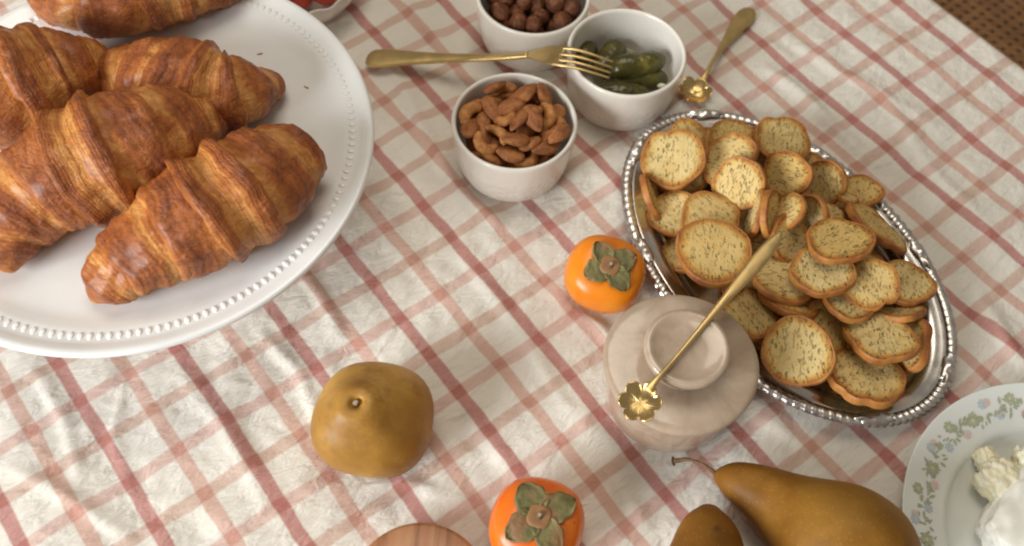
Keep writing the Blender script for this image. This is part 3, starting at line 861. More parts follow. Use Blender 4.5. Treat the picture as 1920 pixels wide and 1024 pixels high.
heap(RAM[1][0], RAM[1][1], 0.0075, 0.004, 88, 0.0070, 9, mk_hazel)

def gherkin(p0, p1, r, bend, seed, label):
    a, b = Vector(p0), Vector(p1); n = 26; C = []; W = []
    side = (b - a).cross(Vector((0, 0, 1))).normalized()
    for i in range(n + 1):
        t = i / n
        C.append(a.lerp(b, t) + side * bend * math.sin(math.pi * t)); e = 2 * t - 1
        W.append(r * max(0.03, (1 - abs(e) ** 3.2)) ** 0.5 * (1 + 0.06 * math.sin(5 * t + seed)))
    V, F = sweep(C, W, [w * 0.95 for w in W], 22)
    org = a.lerp(b, 0.5)
    W2 = []
    for v in V:
        f = 1 + 0.05 * nz(v.x * 330 + seed, v.y * 330, v.z * 330)
        q = min(range(0, n + 1), key=lambda i: (C[i] - v).length_squared)
        W2.append(C[q] + (v - C[q]) * f)
    o = part('gherkin', W2, F, MAT['gherkin'], None, org); o.location = org
    tag(o, label, 'gherkin', 'gherkins in the ramekin')
GH = [((1138, 130, 0.030), (1246, 110, 0.031), 0.0108, 0.002, 1, 'fat dark gherkin lying uppermost across the ramekin'),
      ((1118, 142, 0.018), (1162, 80, 0.022), 0.0108, 0.001, 2, 'dark gherkin standing toward the ramekin wall behind the fork tines'),
      ((1138, 158, 0.021), (1252, 148, 0.020), 0.0098, -0.001, 3, 'slim gherkin lying beside the front wall of the ramekin'),
      ((1088, 116, 0.022), (1110, 84, 0.021), 0.0080, 0.0, 4, 'short yellowish gherkin end beside the fork-side wall'),
      ((1112, 168, 0.027), (1218, 176, 0.027), 0.0080, 0.001, 5, 'thin gherkin pressed against the inner front wall')]
for a, b, r, be, sd, lab in GH: gherkin(P(*a), P(*b), r, be, sd, lab)
def pebble(name, p, s, mat, seed, label, cat, group=None):
    bm = bmesh.new(); bmesh.ops.create_icosphere(bm, subdivisions=3, radius=1.0)
    for v in bm.verts:
        f = 1 + 0.22 * nz(v.co.x * 1.6 + seed, v.co.y * 1.6, v.co.z * 1.6)
        v.co = Vector((v.co.x * s[0] * f, v.co.y * s[1] * f, v.co.z * s[2] * f))
    me = bpy.data.meshes.new(name); bm.to_mesh(me); bm.free(); me.materials.append(mat)
    me.polygons.foreach_set('use_smooth', [True] * len(me.polygons))
    o = obj(name, me); o.location = p
    return tag(o, label, cat, group)
pebble('onion_piece', P(1182, 92, 0.0095), (0.009, 0.006, 0.003), MAT['onion'], 1, 'pale onion sliver on the ramekin floor behind the gherkins', 'onion')
pebble('onion_piece', P(1241, 161, 0.0265), (0.0035, 0.0022, 0.002), MAT['onion'], 5, 'tiny pale onion bit at the tip of the slim gherkin', 'onion')

# ------------------------------------------------------------------ cutlery
def ribbon(C, W, T, seg=14): return sweep(C, W, T, seg, True, 0.8)

def build_fork():
    ctl = [(688, 111, 0.0045, 0.0050), (698, 110, 0.0060, 0.0092), (725, 109, 0.0085, 0.0097), (780, 109, 0.0135, 0.0068), (850, 109, 0.0205, 0.0046), (920, 108, 0.0290, 0.0034), (962, 106, 0.0345, 0.0029), (990, 103, 0.0395, 0.0032)]
    q = [(*P(a, b, z), w) for a, b, z, w in ctl]
    sm = smooth_prof(q, 8)
    base = P(688, 111, 0.0)
    r = root('dinner_fork', (base.x, base.y, 0.0), 'gold dinner fork bridging from the cloth to the gherkin ramekin rim', 'fork')
    C = [Vector(p[:3]) for p in sm]; W = [p[3] for p in sm]
    Tk = [0.0011 + 0.0009 * min(1, i / 20) for i in range(len(C))]
    V, F = ribbon(C, W, Tk, 18); part('handle', V, F, MAT['gold'], r, r.location)
    # head: curved plate, then four tines
    hp = [P(990, 103, 0.0395), P(1004, 102, 0.0425), P(1022, 101, 0.0475), P(1042, 103, 0.0525), P(1062, 106, 0.0550), P(1085, 111, 0.0556), P(1112, 119, 0.0545), P(1147, 131, 0.0515)]
    hw = [0.0032, 0.0062, 0.0098, 0.0113, 0.0117, 0.0114, 0.0110, 0.0104]
    sm = smooth_prof([(*p, w) for p, w in zip(hp, hw)], 8)
    C = [Vector(p[:3]) for p in sm]; W = [p[3] for p in sm]
    fr = frames(C)
    nsolid = 28
    V = []; F = []
    cols = 13
    for i in range(nsolid + 1):
        t, s, u = fr[i]
        for j in range(cols):
            x = (j / (cols - 1)) * 2 - 1
            d = -0.0016 * (1 - x * x) * min(1, i / 12)
            for sg in (1, -1):
                V.append(C[i] + s * (x * W[i]) + u * (d + sg * 0.0007 * (1 - 0.8 * x ** 6)))
    def vi(i, j, k): return (i * cols + j) * 2 + k
    for i in range(nsolid):
        for j in range(cols - 1):
            F.append((vi(i, j, 0), vi(i + 1, j, 0), vi(i + 1, j + 1, 0), vi(i, j + 1, 0)))
            F.append((vi(i, j, 1), vi(i, j + 1, 1), vi(i + 1, j + 1, 1), vi(i + 1, j, 1)))
        for j in (0, cols - 1): F.append((vi(i, j, 0), vi(i + 1, j, 0), vi(i + 1, j, 1), vi(i, j, 1)))
    for i in (0, nsolid):
        for j in range(cols - 1): F.append((vi(i, j, 0), vi(i, j + 1, 0), vi(i, j + 1, 1), vi(i, j, 1)))
    part('fork_head', V, F, MAT['gold'], r, r.location)
    for k in range(4):
        x = (k - 1.5) / 1.5 * 0.80
        Cc = []; Ww = []; Tt = []
        for i in range(nsolid - 3, len(C)):
            t, s, u = fr[i]; tt = (i - nsolid + 3) / (len(C) - 1 - nsolid + 3)
            Cc.append(C[i] + s * (x * W[i]) + u * (-0.0016 * (1 - x * x) * (1 - 0.6 * tt)))
            Ww.append((0.00155 * (1 - 0.45 * tt)) if tt < 0.97 else 0.0004); Tt.append((0.0010 - 0.0003 * tt) if tt < 0.97 else 0.0003)
        V, F = sweep(Cc, Ww, Tt, 10, True, 0.8)
        part('tine', V, F, MAT['gold'], r, r.location)
build_fork()

def build_spoon(label, bowl, neck, hpts, br, tipw, name='flower_spoon', deep=0.0042, petals=6, yaw=0.0, tilt=(0, 0)):
    """bowl: world centre; hpts: list of (world point, half width) from the neck to the handle end"""
    bc = Vector(bowl)
    r = root(name, bc, label, 'spoon')
    rings = 12; seg = 96; V = []; F = []
    hd = (Vector(hpts[0][0]) - bc); hd.z = 0; a0 = math.atan2(hd.y, hd.x) + yaw
    nrm = Vector((tilt[0], tilt[1], 1)).normalized(); q = Vector((0, 0, 1)).rotation_difference(nrm)
    for side in (0, 1):
        for i in range(rings + 1):
            t = i / rings
            for k in range(seg):
                ph = 2 * math.pi * k / seg
                pet = abs(math.cos(petals * 0.5 * ph))
                rr = br * t * (1 - (0.30 * (1 - pet ** 0.5)) * t ** 2)
                zz = deep * t ** 2.2 * (0.85 + 0.15 * pet) - 0.0012 * (1 - pet) * t
                zz += 0.00022 * math.sin(ph * petals * 5) * t * (1 - t) * 3
                th = 0.00045
                V.append(bc + q @ Vector((rr * math.cos(ph + a0), rr * math.sin(ph + a0), zz + (th if side == 0 else -th))))
    N = (rings + 1) * seg
    for side in (0, 1):
        for i in range(rings):
            for k in range(seg):
                k2 = (k + 1) % seg; a = side * N + i * seg
                F.append((a + k, a + k2, a + seg + k2, a + seg + k))
    for k in range(seg):
        k2 = (k + 1) % seg; a = rings * seg; F.append((a + k, a + k2, N + a + k2, N + a + k))
    part('spoon_bowl', V, F, MAT['gold_shiny'], r, bc)
    sm = smooth_prof([(*p, w) for p, w in hpts], 8)
    C = [Vector(p[:3]) for p in sm]; W = [p[3] for p in sm]
    V, F = ribbon(C, W, [max(0.0007, min(0.0013, w * 0.8)) for w in W], 16)
    part('handle', V, F, MAT['gold'], r, bc)

JT = 0.0600 + ZT     # lid top height
KT = 0.0812 + ZT     # spoon lies balanced over the knob
build_spoon('gold flower-bowled spoon laid across the knob of the beige jar', P(1200, 756, KT - 0.0052), None,
            [(P(1216, 732, KT + 0.0006), 0.0030), (P(1232, 711, KT + 0.0012), 0.0019), (P(1262, 677, KT + 0.0004), 0.0014), (P(1305, 626, KT + 0.0002), 0.0017), (P(1352, 570, KT + 0.0008), 0.0026),
             (P(1400, 515, KT + 0.0012), 0.0045), (P(1432, 477, KT + 0.0014), 0.0050), (P(1455, 449, KT + 0.0016), 0.0036), (P(1465, 435, KT + 0.0016), 0.0010)], 0.0130, 0, tilt=(-0.16, -0.10))
build_spoon('gold spoon lying on the cloth between gherkin ramekin and silver tray', P(1301, 177, 0.0025), None,
            [(P(1318, 150, 0.0075), 0.0033), (P(1326, 134, 0.0085), 0.0019), (P(1342, 106, 0.0080), 0.0018), (P(1360, 80, 0.0062), 0.0034), (P(1380, 52, 0.0048), 0.0066), (P(1396, 32, 0.0040), 0.0080), (P(1406, 22, 0.0036), 0.0066), (P(1410, 18, 0.0034), 0.0025)], 0.0140, 0, name='teaspoon', deep=0.0065, tilt=(0.02, -0.02))

# ------------------------------------------------------------------ beige lidded jar
def build_jar():
    r = root('butter_jar', (*JARC, ZT), 'round beige glazed ceramic jar with flat knobbed lid', 'jar')
    prof = smooth_prof([(0, 0), (0.034, 0.0), (0.0385, 0.0015), (0.0412, 0.006), (0.0425, 0.014), (0.0432, 0.025), (0.0438, 0.040), (0.0438, 0.0495), (0.0430, 0.0505), (0.040, 0.0505)], 4)
    V, F = lathe(prof, 96); obj('jar_body', make_mesh('jar_body', V, F, MAT['jar']), r)
    prof = smooth_prof([(0.0, 0.0600), (0.022, 0.0600), (0.036, 0.0598), (0.0452, 0.0592), (0.0482, 0.0578), (0.0490, 0.0558), (0.0480, 0.0532), (0.0440, 0.0512), (0.036, 0.0510), (0, 0.0510)], 4)
    V, F = lathe(prof, 96, lambda ph, rr, z: (rr * (1 + 0.006 * math.sin(2 * ph + 1) + 0.003 * math.sin(3 * ph)), z)); lid = obj('lid', make_mesh('lid', V, F, MAT['jar']), r)
    prof = smooth_prof([(0.0, 0.0772), (0.012, 0.0773), (0.019, 0.0781), (0.0230, 0.0792), (0.0255, 0.0788), (0.0267, 0.0770), (0.0265, 0.0745), (0.0245, 0.0700), (0.0220, 0.0650), (0.0212, 0.0603)], 4)
    V, F = lathe(prof, 80, lambda ph, rr, z: (rr * (1 + 0.008 * math.sin(2 * ph)), z)); obj('knob', make_mesh('knob', V, F, MAT['jar']), lid)
build_jar()

# ------------------------------------------------------------------ persimmons
def persimmon(c, R, hgt, mat, rot, label, tilt, sep_scale, seed):
    r = root('persimmon', (c[0], c[1], ZT), label, 'persimmon', 'persimmons')
    Rm = Matrix.Rotation(tilt[0], 3, 'X') @ Matrix.Rotation(tilt[1], 3, 'Y') @ Matrix.Rotation(rot, 3, 'Z')
    prof = smooth_prof([(0, -0.44), (0.25, -0.475), (0.55, -0.45), (0.84, -0.29), (0.985, -0.04), (0.985, 0.16), (0.86, 0.36), (0.60, 0.475), (0.34, 0.49), (0.12, 0.455), (0, 0.44)], 6)
    sq = lambda ph: 1 + 0.028 * math.cos(4 * ph) + 0.012 * math.sin(ph * 2 + seed)
    V, F = lathe([(a * R, b * hgt) for a, b in prof], 72, lambda ph, rr, z: (rr * sq(ph), z))
    lift = Vector((0, 0, hgt * 0.47))
    obj('fruit_body', make_mesh('fruit_body', [Rm @ Vector(v) + lift for v in V], F, mat), r)
    def surf(rad):   # height of the skin at radius (unit)
        top = [p for p in prof[len(prof) // 2:]]
        for p, q in zip(top, top[1:]):
            if q[0] <= rad <= p[0] and p[0] - q[0] > 1e-6:
                t = (p[0] - rad) / (p[0] - q[0]); return p[1] * (1 - t) + q[1] * t
        return 0.3
    rng = random.Random(seed)
    cal = None
    V, F = lathe(smooth_prof([(0, 0.0012), (0.0052, 0.0016), (0.0072, 0.0011), (0.0079, -0.0006), (0.0076, -0.003)], 4), 40, lambda ph, rr, z: (rr * (1 + 0.05 * math.cos(4 * ph + 0.5)), z))
    cal = obj('calyx', make_mesh('calyx', [Rm @ (Vector(v) * (R / 0.029) + Vector((0, 0, hgt * 0.462 + 0.0016))) + lift for v in V], F, MAT['calyx']), r)
    V, F = lathe(smooth_prof([(0, 0.0034), (0.0010, 0.0034), (0.0017, 0.0026), (0.0021, 0.0006), (0.0021, -0.001)], 3), 20)
    obj('stem', make_mesh('stem', [Rm @ (Vector(v) + Vector((0, 0, hgt * 0.462 + 0.0026))) + lift for v in V], F, MAT['stem']), cal)
    V, F = lathe([(0, 0.0003), (0.0012, 0.0), ], 16)
    obj('stem_end', make_mesh('stem_end', [Rm @ (Vector(v) + Vector((0, 0, hgt * 0.462 + 0.0063))) + lift for v in V], F, MAT['scar']), cal)
    for k in range(4):
        a0 = k * math.pi / 2 + rng.uniform(-0.12, 0.12)
        L = sep_scale * rng.uniform(0.92, 1.08); wd = 0.72 * sep_scale * rng.uniform(0.95, 1.1)
        V = []; F = []; tip = []; nu, nv = 16, 13; curl = rng.uniform(0.03, 0.09)
        for i in range(nu):
            u = i / (nu - 1)
            hw = wd * 0.62 * (math.sin(math.pi * min(1, u * 0.80 + 0.16)) ** 0.7) * (1 - 0.15 * u) * (1 if u < 0.97 else 0.25)
            for j in range(nv):
                v = (j / (nv - 1)) * 2 - 1
                x = 0.10 + u * (L - 0.10); y = v * hw * (1 + 0.08 * nz(u * 4 + seed, v * 2, k))
                y *= 1 - 0.10 * (abs(v) > 0.8) * (0.5 + 0.5 * math.sin(u * 16 + k))
                rr = math.hypot(x, y); zz = surf(min(rr, 0.97)) * hgt + 0.0011 + curl * 0.03 * (abs(v) ** 3 + u ** 4) * (0.6 + 0.8 * nz(u * 3, v * 3, k + seed * 2)) + 0.0007 * nz(u * 5 + k, v * 4, seed)
                ca, sa = math.cos(a0), math.sin(a0)
                p = Vector(((x * ca - y * sa) * R, (x * sa + y * ca) * R, zz)); V.append(Rm @ p + lift); tip.append(max(u ** 1.0 if abs(v) < 0.35 else u * 0.8, 0))
        for i in range(nu - 1):
            for j in range(nv - 1):
                a = i * nv + j; F.append((a, a + 1, a + nv + 1, a + nv))
        o = obj('sepal', make_mesh('sepal', V, F, MAT['sepal'], attrs={'tip': tip}, recalc=False), r)
        sol = o.modifiers.new('thickness', 'SOLIDIFY'); sol.thickness = 0.0006; sol.offset = 0
persimmon(PERS1, 0.0285, 0.041, MAT['persimmon'], 0.55, 'bright orange persimmon between the beige jar and silver tray', (0.20, 0.08), 0.72, 3)
persimmon(PERS2, 0.0292, 0.042, MAT['persimmon_red'], 0.6, 'reddish orange persimmon alone beside the round wooden board', (0.03, 0.02), 0.80, 8)

# ------------------------------------------------------------------ pears
def pear_upright():
    r = root('pear', (*PEAR1, ZT), 'squat golden brown pear standing upright on the cloth', 'pear', 'pears')
    prof = smooth_prof([(0, 0.0035), (0.006, 0.0015), (0.014, 0.0), (0.025, 0.0045), (0.0345, 0.016), (0.0380, 0.030), (0.0366, 0.042), (0.0305, 0.0535), (0.0215, 0.0620), (0.0150, 0.0685), (0.0098, 0.0722), (0.0052, 0.0724), (0.0024, 0.0700), (0.0, 0.0690)], 7)
    lean = Vector((-0.0085, -0.0085, 0))
    def fr(ph, rr, z): 
        return rr * (1 + 0.032 * math.cos(4 * ph + 3.5) + 0.014 * math.cos(3 * ph + 2) + 0.02 * math.sin(ph * 2)), z
    V, F = lathe(prof, 80, fr)
    W = []
    for x, y, z in V:
        t = max(0, (z - 0.01) / 0.0665)
        k = t * t
        W.append((x + lean.x * k, y + lean.y * k, z + 0.0012 * nz(x * 40, y * 40, z * 40)))
    obj('fruit_body', make_mesh('fruit_body', W, F, MAT['comice']), r)
    b = Vector((lean.x * 0.85, lean.y * 0.85, 0.0692))
    C = [b, b + Vector((-0.0002, 0.0001, 0.0016)), b + Vector((-0.0004, 0.0002, 0.0026))]
    V, F = sweep(C, [0.0020, 0.0018, 0.0022], [0.0020, 0.0018, 0.0022], 14)
    st = obj('stem', make_mesh('stem', V, F, MAT['stem']), r)
    V, F = lathe([(0, 0.0003), (0.0016, 0.0)], 14)
    obj('stem_end', make_mesh('stem_end', [Vector(v) + C[-1] + Vector((0, 0, 0.0002)) for v in V], F, MAT['scar']), st)
pear_upright()

def pear_lying(label, pts, stem=None, seed=0):
    """pts: (px, py, r_px) from neck to calyx end"""
    q = []
    for px, py, rp in pts:
        z = 0.03
        for _ in range(4):
            rr = rp * mpp(px, py, z); z = max(rr, 0.02 + 0.35 * rr) + ZT
        v = P(px, py, z); q.append((*v, rr))
    sm = smooth_prof(q, 9)
    for _ in range(30):
        sm = sm[:10] + [(sm[i - 1] + 2 * sm[i] + sm[i + 1]) / 4 for i in range(10, len(sm) - 12)] + sm[-12:]
    C = [Vector(p[:3]) for p in sm]; W = [max(p[3], 0.0004) for p in sm]
    low = min(c.z - w for c, w in zip(C, W))
    C = [c - Vector((0, 0, low - ZT - 0.0002)) for c in C]
    org = Vector((C[len(C) // 2].x, C[len(C) // 2].y, ZT))
    r = root('pear', org, label, 'pear', 'pears')
    V, F = sweep(C, W, W, 56)
    V = [v + (v - C[min(i // 56, len(C) - 1)]).normalized() * 0.0012 * nz(v.x * 38 + seed, v.y * 38, v.z * 38) if i < 56 * len(C) else v for i, v in enumerate(V)]
    part('fruit_body', V, F, MAT['pear'], r, org)
    if stem:
        sp = [C[1] + (C[1] - C[4]).normalized() * 0.0] + [P(a, b, z) for a, b, z in stem]
        sm = smooth_prof([tuple(p) for p in sp], 6); C2 = [Vector(p) for p in sm]
        n = len(C2); W2 = [0.0017 - 0.0006 * math.sin(math.pi * min(1, i / n * 1.2)) for i in range(n)]
        W2[-1] = 0.0026; W2[-2] = 0.0030; W2[-3] = 0.0028; W2[-4] = 0.0020
        V, F = sweep(C2, W2, W2, 14)
        V = [v + Vector((nz(v.x * 500, v.y * 500, 1), nz(v.x * 500, v.y * 500, 5), nz(v.x * 500, v.y * 500, 9))) * 0.0006 for v in V]
        part('stem', V, F, MAT['stem'], r, org)
pear_lying('large brown pear lying on its side with long dry stem',
           [(1347, 893, 3), (1351, 894, 19), (1368, 899, 34), (1400, 912, 46), (1450, 940, 62), (1500, 973, 89), (1550, 1006, 114), (1595, 1032, 122), (1640, 1056, 108), (1678, 1074, 70), (1692, 1080, 28), (1690, 1079, 3)],
           [(1328, 877, 0.026), (1305, 866, 0.020), (1285, 861, 0.013), (1268, 864, 0.008), (1262, 865, 0.0065)], 2)
pear_lying('blunt brown pear lying beside the stemmed pear, without a stem',
           [(1330, 966, 3), (1330, 970, 30), (1329, 990, 54), (1327, 1025, 66), (1322, 1075, 82), (1316, 1130, 104), (1308, 1180, 108), (1302, 1225, 86), (1300, 1250, 40), (1300, 1256, 3)], None, 9)

# ------------------------------------------------------------------ round wooden board
def build_board():
    c = Vector((BOARD.x, BOARD.y, ZT))
    R = 0.0415
    r = obj('wooden_board', None); 
    prof = [(0, 0.022), (R * 0.6, 0.022), (R - 0.003, 0.0218), (R - 0.0008, 0.0206), (R, 0.0182), (R, 0.004), (R - 0.001, 0.0015), (R - 0.003, 0.0), (0, 0.0)]
    V, F = lathe(prof, 96)
    bpy.data.objects.remove(r)
    o = obj('wooden_board', make_mesh('wooden_board', V, F, MAT['board'])); o.location = c; o.rotation_euler.z = 0.06
    tag(o, 'small round reddish wooden board with dark grain streak', 'board')
build_board()

# ------------------------------------------------------------------ silver tray
def build_tray():
    a0, b0 = 0.1466, 0.0981; c = Vector((TRAY[0], TRAY[1], ZT)); rot = math.radians(-52.8)
    r = root('silver_tray', c, 'oval silver tray with embossed gadroon rim, heaped with toast slices', 'tray'); r.rotation_euler.z = rot
    def ring(off, z, seg, mod=None):
        out = []
        for k in range(seg):
            t = 2 * math.pi * k / seg
            ph = math.atan2(math.sin(t), math.cos(t))
            x, y = a0 * math.cos(t), b0 * math.sin(t)
            nx, ny = math.cos(t) / a0, math.sin(t) / b0; l = math.hypot(nx, ny); nx /= l; ny /= l
            o, zz = (off, z) if mod is None else mod(k, seg, off, z)
            out.append((x - nx * o, y - ny * o, zz))
        return out
    def skin(name, rings, mat, close=False):
        V = []; F = []; seg = len(rings[0])
        for rg in rings: V += rg
        for i in range(len(rings) - 1):
            for k in range(seg):
                k2 = (k + 1) % seg; F.append((i * seg + k, i * seg + k2, (i + 1) * seg + k2, (i + 1) * seg + k))
        if close:
            ci = len(V); V.append((0, 0, rings[-1][0][2])); L = (len(rings) - 1) * seg
            for k in range(seg): F.append((L + k, L + (k + 1) % seg, ci))
        return obj(name, make_mesh(name, V, F, mat), r)
    S = 360
    prof = [(0.0088, 0.0150), (0.0100, 0.0152), (0.0118, 0.0145), (0.0150, 0.0143), (0.0185, 0.0138), (0.0205, 0.0122), (0.0225, 0.0085), (0.0250, 0.0052), (0.0300, 0.0038), (0.045, 0.0034), (0.070, 0.0033)]
    skin('tray_well', [ring(o, z, 180) for o, z in prof], MAT['silver'], True)
    prof = [(0.0088, 0.0128), (0.0185, 0.0118), (0.0225, 0.0060), (0.0260, 0.0016), (0.030, 0.0006), (0.07, 0.0004)]
    skin('tray_underside', [ring(o, z, 180) for o, z in prof], MAT['silver'], True)
    # gadrooned rope edge, slanted lobes
    n = 124
    seg = n * 8
    rings = []
    NP = 14
    for i in range(NP + 1):
        ph = math.pi * 2 * i / NP
        def mod(k, sg, off, z, ph=ph):
            t = k / sg
            var = 0.5 + 0.5 * math.cos(2 * math.pi * 4 * t)       # plainer leaf stretches alternate with lobes
            ripple = math.cos(2 * math.pi * (n * t) + ph * 0.9)
            rr = 0.0037 * (1 + (0.05 + 0.11 * var) * ripple + 0.04 * math.cos(2 * math.pi * n * 2.5 * t + 2 * ph) * (1 - var))
            return 0.0046 - rr * 1.12 * math.cos(ph), 0.0140 + rr * 0.72 * math.sin(ph)
        rings.append(ring(0, 0, seg, mod))
    skin('gadroon_rim', rings, MAT['silver_rim'])
    # scroll ornaments on the rim
    bm = bmesh.new(); bmesh.ops.create_icosphere(bm, subdivisions=4, radius=1.0)
    for v in bm.verts:
        a = math.atan2(v.co.y, v.co.x); q = math.hypot(v.co.x, v.co.y)
        f = 1 + 0.16 * math.cos(7 * a) * q + 0.10 * math.sin(v.co.x * 9)
        v.co = Vector((v.co.x * 0.0135 * f, v.co.y * 0.0050 * f, v.co.z * 0.0034 * (1 + 0.25 * math.cos(9 * v.co.x) * (1 - abs(v.co.y)))))
    me = bpy.data.meshes.new('scroll_ornament'); bm.to_mesh(me); bm.free(); me.materials.append(MAT['silver_rim'])
    me.polygons.foreach_set('use_smooth', [True] * len(me.polygons))
    for k in range(8):
        t = 2 * math.pi * (k + 0.5) / 8
        x, y = a0 * math.cos(t), b0 * math.sin(t); nx, ny = math.cos(t) / a0, math.sin(t) / b0; l = math.hypot(nx, ny); nx /= l; ny /= l
        o = obj('scroll_ornament', me, r); o.location = (x - nx * 0.0060, y - ny * 0.0060, 0.0156); o.rotation_euler.z = math.atan2(-nx, ny)
build_tray()

# ------------------------------------------------------------------ toast slices
def toast_meshes(kind, seed):
    """unit slice: radius 1, thickness th; returns (crumb mesh, crust mesh)"""
    rng = random.Random(seed); seg = 52; th = 0.128
    am = [rng.uniform(-1, 1) for _ in range(8)]; ph = [rng.uniform(0, 6.28) for _ in range(8)]
    def rad(a):
        r = 1 + 0.075 * am[0] * math.cos(2 * a + ph[0]) + 0.05 * am[1] * math.cos(3 * a + ph[1]) + 0.030 * am[2] * math.cos(5 * a + ph[2]) + 0.012 * am[3] * math.cos(9 * a + ph[3])
        if kind == 'notch': 
            d = math.atan2(math.sin(a - 2.0), math.cos(a - 2.0)); r -= 0.15 * math.exp(-(d / 0.22) ** 2)
        if kind == 'wavy':
            d = math.atan2(math.sin(a + 1.57), math.cos(a + 1.57))
            for dd in (-0.42, 0.30): r -= 0.085 * math.exp(-((d - dd) / 0.11) ** 2)
        if kind == 'loaf': r *= 1 + 0.07 * math.cos(4 * a + 0.8)
        return r
    warp = lambda x, y: 0.05 * nz(x * 1.3 + seed, y * 1.3, 0) + 0.022 * nz(x * 4 + seed, y * 4, 3)
    V = []; F = []; E = []
    tr = [0.0, 0.25, 0.5, 0.72, 0.88, 0.965]
    for sg in (1, -1):
        base = len(V)
        for q in tr:
            for k in range(seg):
                a = 2 * math.pi * k / seg; R = rad(a) * q
                x, y = R * math.cos(a), R * math.sin(a)
                V.append((x, y, sg * th * (1 - 0.06 * q ** 6) + warp(x, y))); E.append(q)
                if q == 0.0: break
        rows = [[base]] + [[base + 1 + i * seg + k for k in range(seg)] for i in range(len(tr) - 1)]
        f0 = len(F)
        for k in range(seg): F.append((rows[0][0], rows[1][k], rows[1][(k + 1) % seg]))
        for a, b in zip(rows[1:], rows[2:]):
            for k in range(seg): k2 = (k + 1) % seg; F.append((a[k], b[k], b[k2], a[k2]))
        if sg < 0: F[f0:] = [f[::-1] for f in F[f0:]]
    crumb = make_mesh('toast_slice', V, F, MAT['crumb'], attrs={'edge': E}, recalc=False)
    V = []; F = []
    pr = [(0.955, 0.93), (0.975, 1.03), (0.995, 0.95), (1.012, 0.62), (1.02, 0.0), (1.012, -0.62), (0.995, -0.95), (0.975, -1.03), (0.955, -0.93)]
    for q, zz in pr:
        for k in range(seg):
            a = 2 * math.pi * k / seg; R = rad(a) * q * (1 + 0.012 * nz(a * 4, zz * 2, seed)); x, y = R * math.cos(a), R * math.sin(a)
            V.append((x, y, th * zz + warp(x, y)))
    for i in range(len(pr) - 1):
        for k in range(seg): k2 = (k + 1) % seg; F.append((i * seg + k, i * seg + k2, (i + 1) * seg + k2, (i + 1) * seg + k))
    crust = make_mesh('crust', V, F, MAT['crust'])
    return crumb, crust
TOAST = {'round': [toast_meshes('round', s) for s in (1, 2, 3, 4, 5, 6, 7, 8)], 'notch': [toast_meshes('notch', 11)], 'wavy': [toast_meshes('wavy', 12)], 'loaf': [toast_meshes('loaf', s) for s in (13, 14, 15)]}

def toast(px, py, z, Rpx, ratio, ndir, kind='round', spin=0.0, var=0, label=None, stretch=1.0, thick=1.0):
    """ratio: apparent minor/major; ndir: image direction (deg, 90 = up) the slice's normal leans to"""
    v = P(px, py, z); R = 0.955 * Rpx * mpp(px, py, z)
    view = (Vector((0, 0, H)) - v).normalized()
    ix = (RIGHT - view * RIGHT.dot(view)).normalized(); iy = view.cross(ix)
    if iy.dot(UP) < 0: iy = -iy
    jr = random.Random(int(px * 31 + py * 7)); ndir = ndir + jr.uniform(-14, 14)
    g = math.acos(max(-1, min(1, ratio + jr.uniform(-0.05, 0.05))))
    d = ix * math.cos(math.radians(ndir)) + iy * math.sin(math.radians(ndir))
    n = (view * math.cos(g) + d * math.sin(g)).normalized()
    ax = d.cross(n).normalized() if g > 0.01 else ix
    # local x along the major axis
    yx = n.cross(ax).normalized()
    Mx = Matrix((ax, yx, n)).transposed().to_4x4()
    Mx = Matrix.Translation(v) @ Mx @ Matrix.Rotation(math.radians(spin), 4, 'Z') @ Matrix.Diagonal((R, R * stretch, R * thick, 1))
    L = TOAST[kind]; cr, cu = L[(var + (int(px * 7 + py) % 2) * 4) % len(L)]
    o = obj('toast_slice', cr); o.matrix_world = Mx
    obj('crust', cu, o)
    tag(o, label or 'golden toast slice in the heap on the silver tray', 'toast', 'toast slices on the silver tray')

T = [
 # bottom layer, mostly hidden
 (1275, 330, 0.012, 55, 0.80, 90), (1330, 290, 0.012, 55, 0.80, 80), (1420, 280, 0.012, 52, 0.82, 100), (1500, 330, 0.012, 55, 0.8, 90), (1290, 470, 0.012, 52, 0.8, 110),
 (1380, 400, 0.012, 58, 0.8, 90), (1460, 470, 0.014, 58, 0.8, 70), (1570, 420, 0.012, 55, 0.8, 100), (1400, 540, 0.012, 50, 0.8, 90), (1500, 560, 0.012, 55, 0.8, 80), (1600, 500, 0.012, 55, 0.82, 90),
 (1660, 560, 0.012, 50, 0.8, 95), (1560, 640, 0.012, 55, 0.8, 90), (1455, 630, 0.012, 48, 0.8, 100), (1640, 660, 0.012, 50, 0.8, 85), (1240, 400, 0.010, 40, 0.8, 95), (1500, 400, 0.016, 50, 0.75, 60),
]
for k, t in enumerate(T): toast(*t, var=k, spin=k * 47)
rv = random.Random(77)
toast(1284, 272, 0.022, 52, 0.80, 130, var=1, label='toast slice half hidden behind the large dented slice')
toast(1371, 256, 0.024, 44, 0.72, 90, var=2, label='small toast slice against the tray rim closest to the gherkin ramekin')
toast(1466, 264, 0.028, 56, 0.78, 70, 'notch', 20, label='pale toast slice with a notched top near the tray rim by the teaspoon')
toast(1367, 300, 0.032, 56, 0.86, 150, var=3, spin=30)
toast(1386, 345, 0.041, 54, 0.90, 165, var=0, spin=80)
toast(1262, 297, 0.036, 63, 0.93, 105, 'notch', -25, label='large round toast slice with a dented edge leaning over the tray rim')
toast(1476, 328, 0.040, 50, 0.84, 165, var=1, label='toast slice with one dark hole, its brown crust turned to the tray rim')
toast(1545, 343, 0.030, 47, 0.84, 190, var=2, spin=60)
toast(1612, 360, 0.020, 42, 0.74, 80, 'loaf', 10, var=0, label='pale toast slice touching the long tray rim away from the jar')
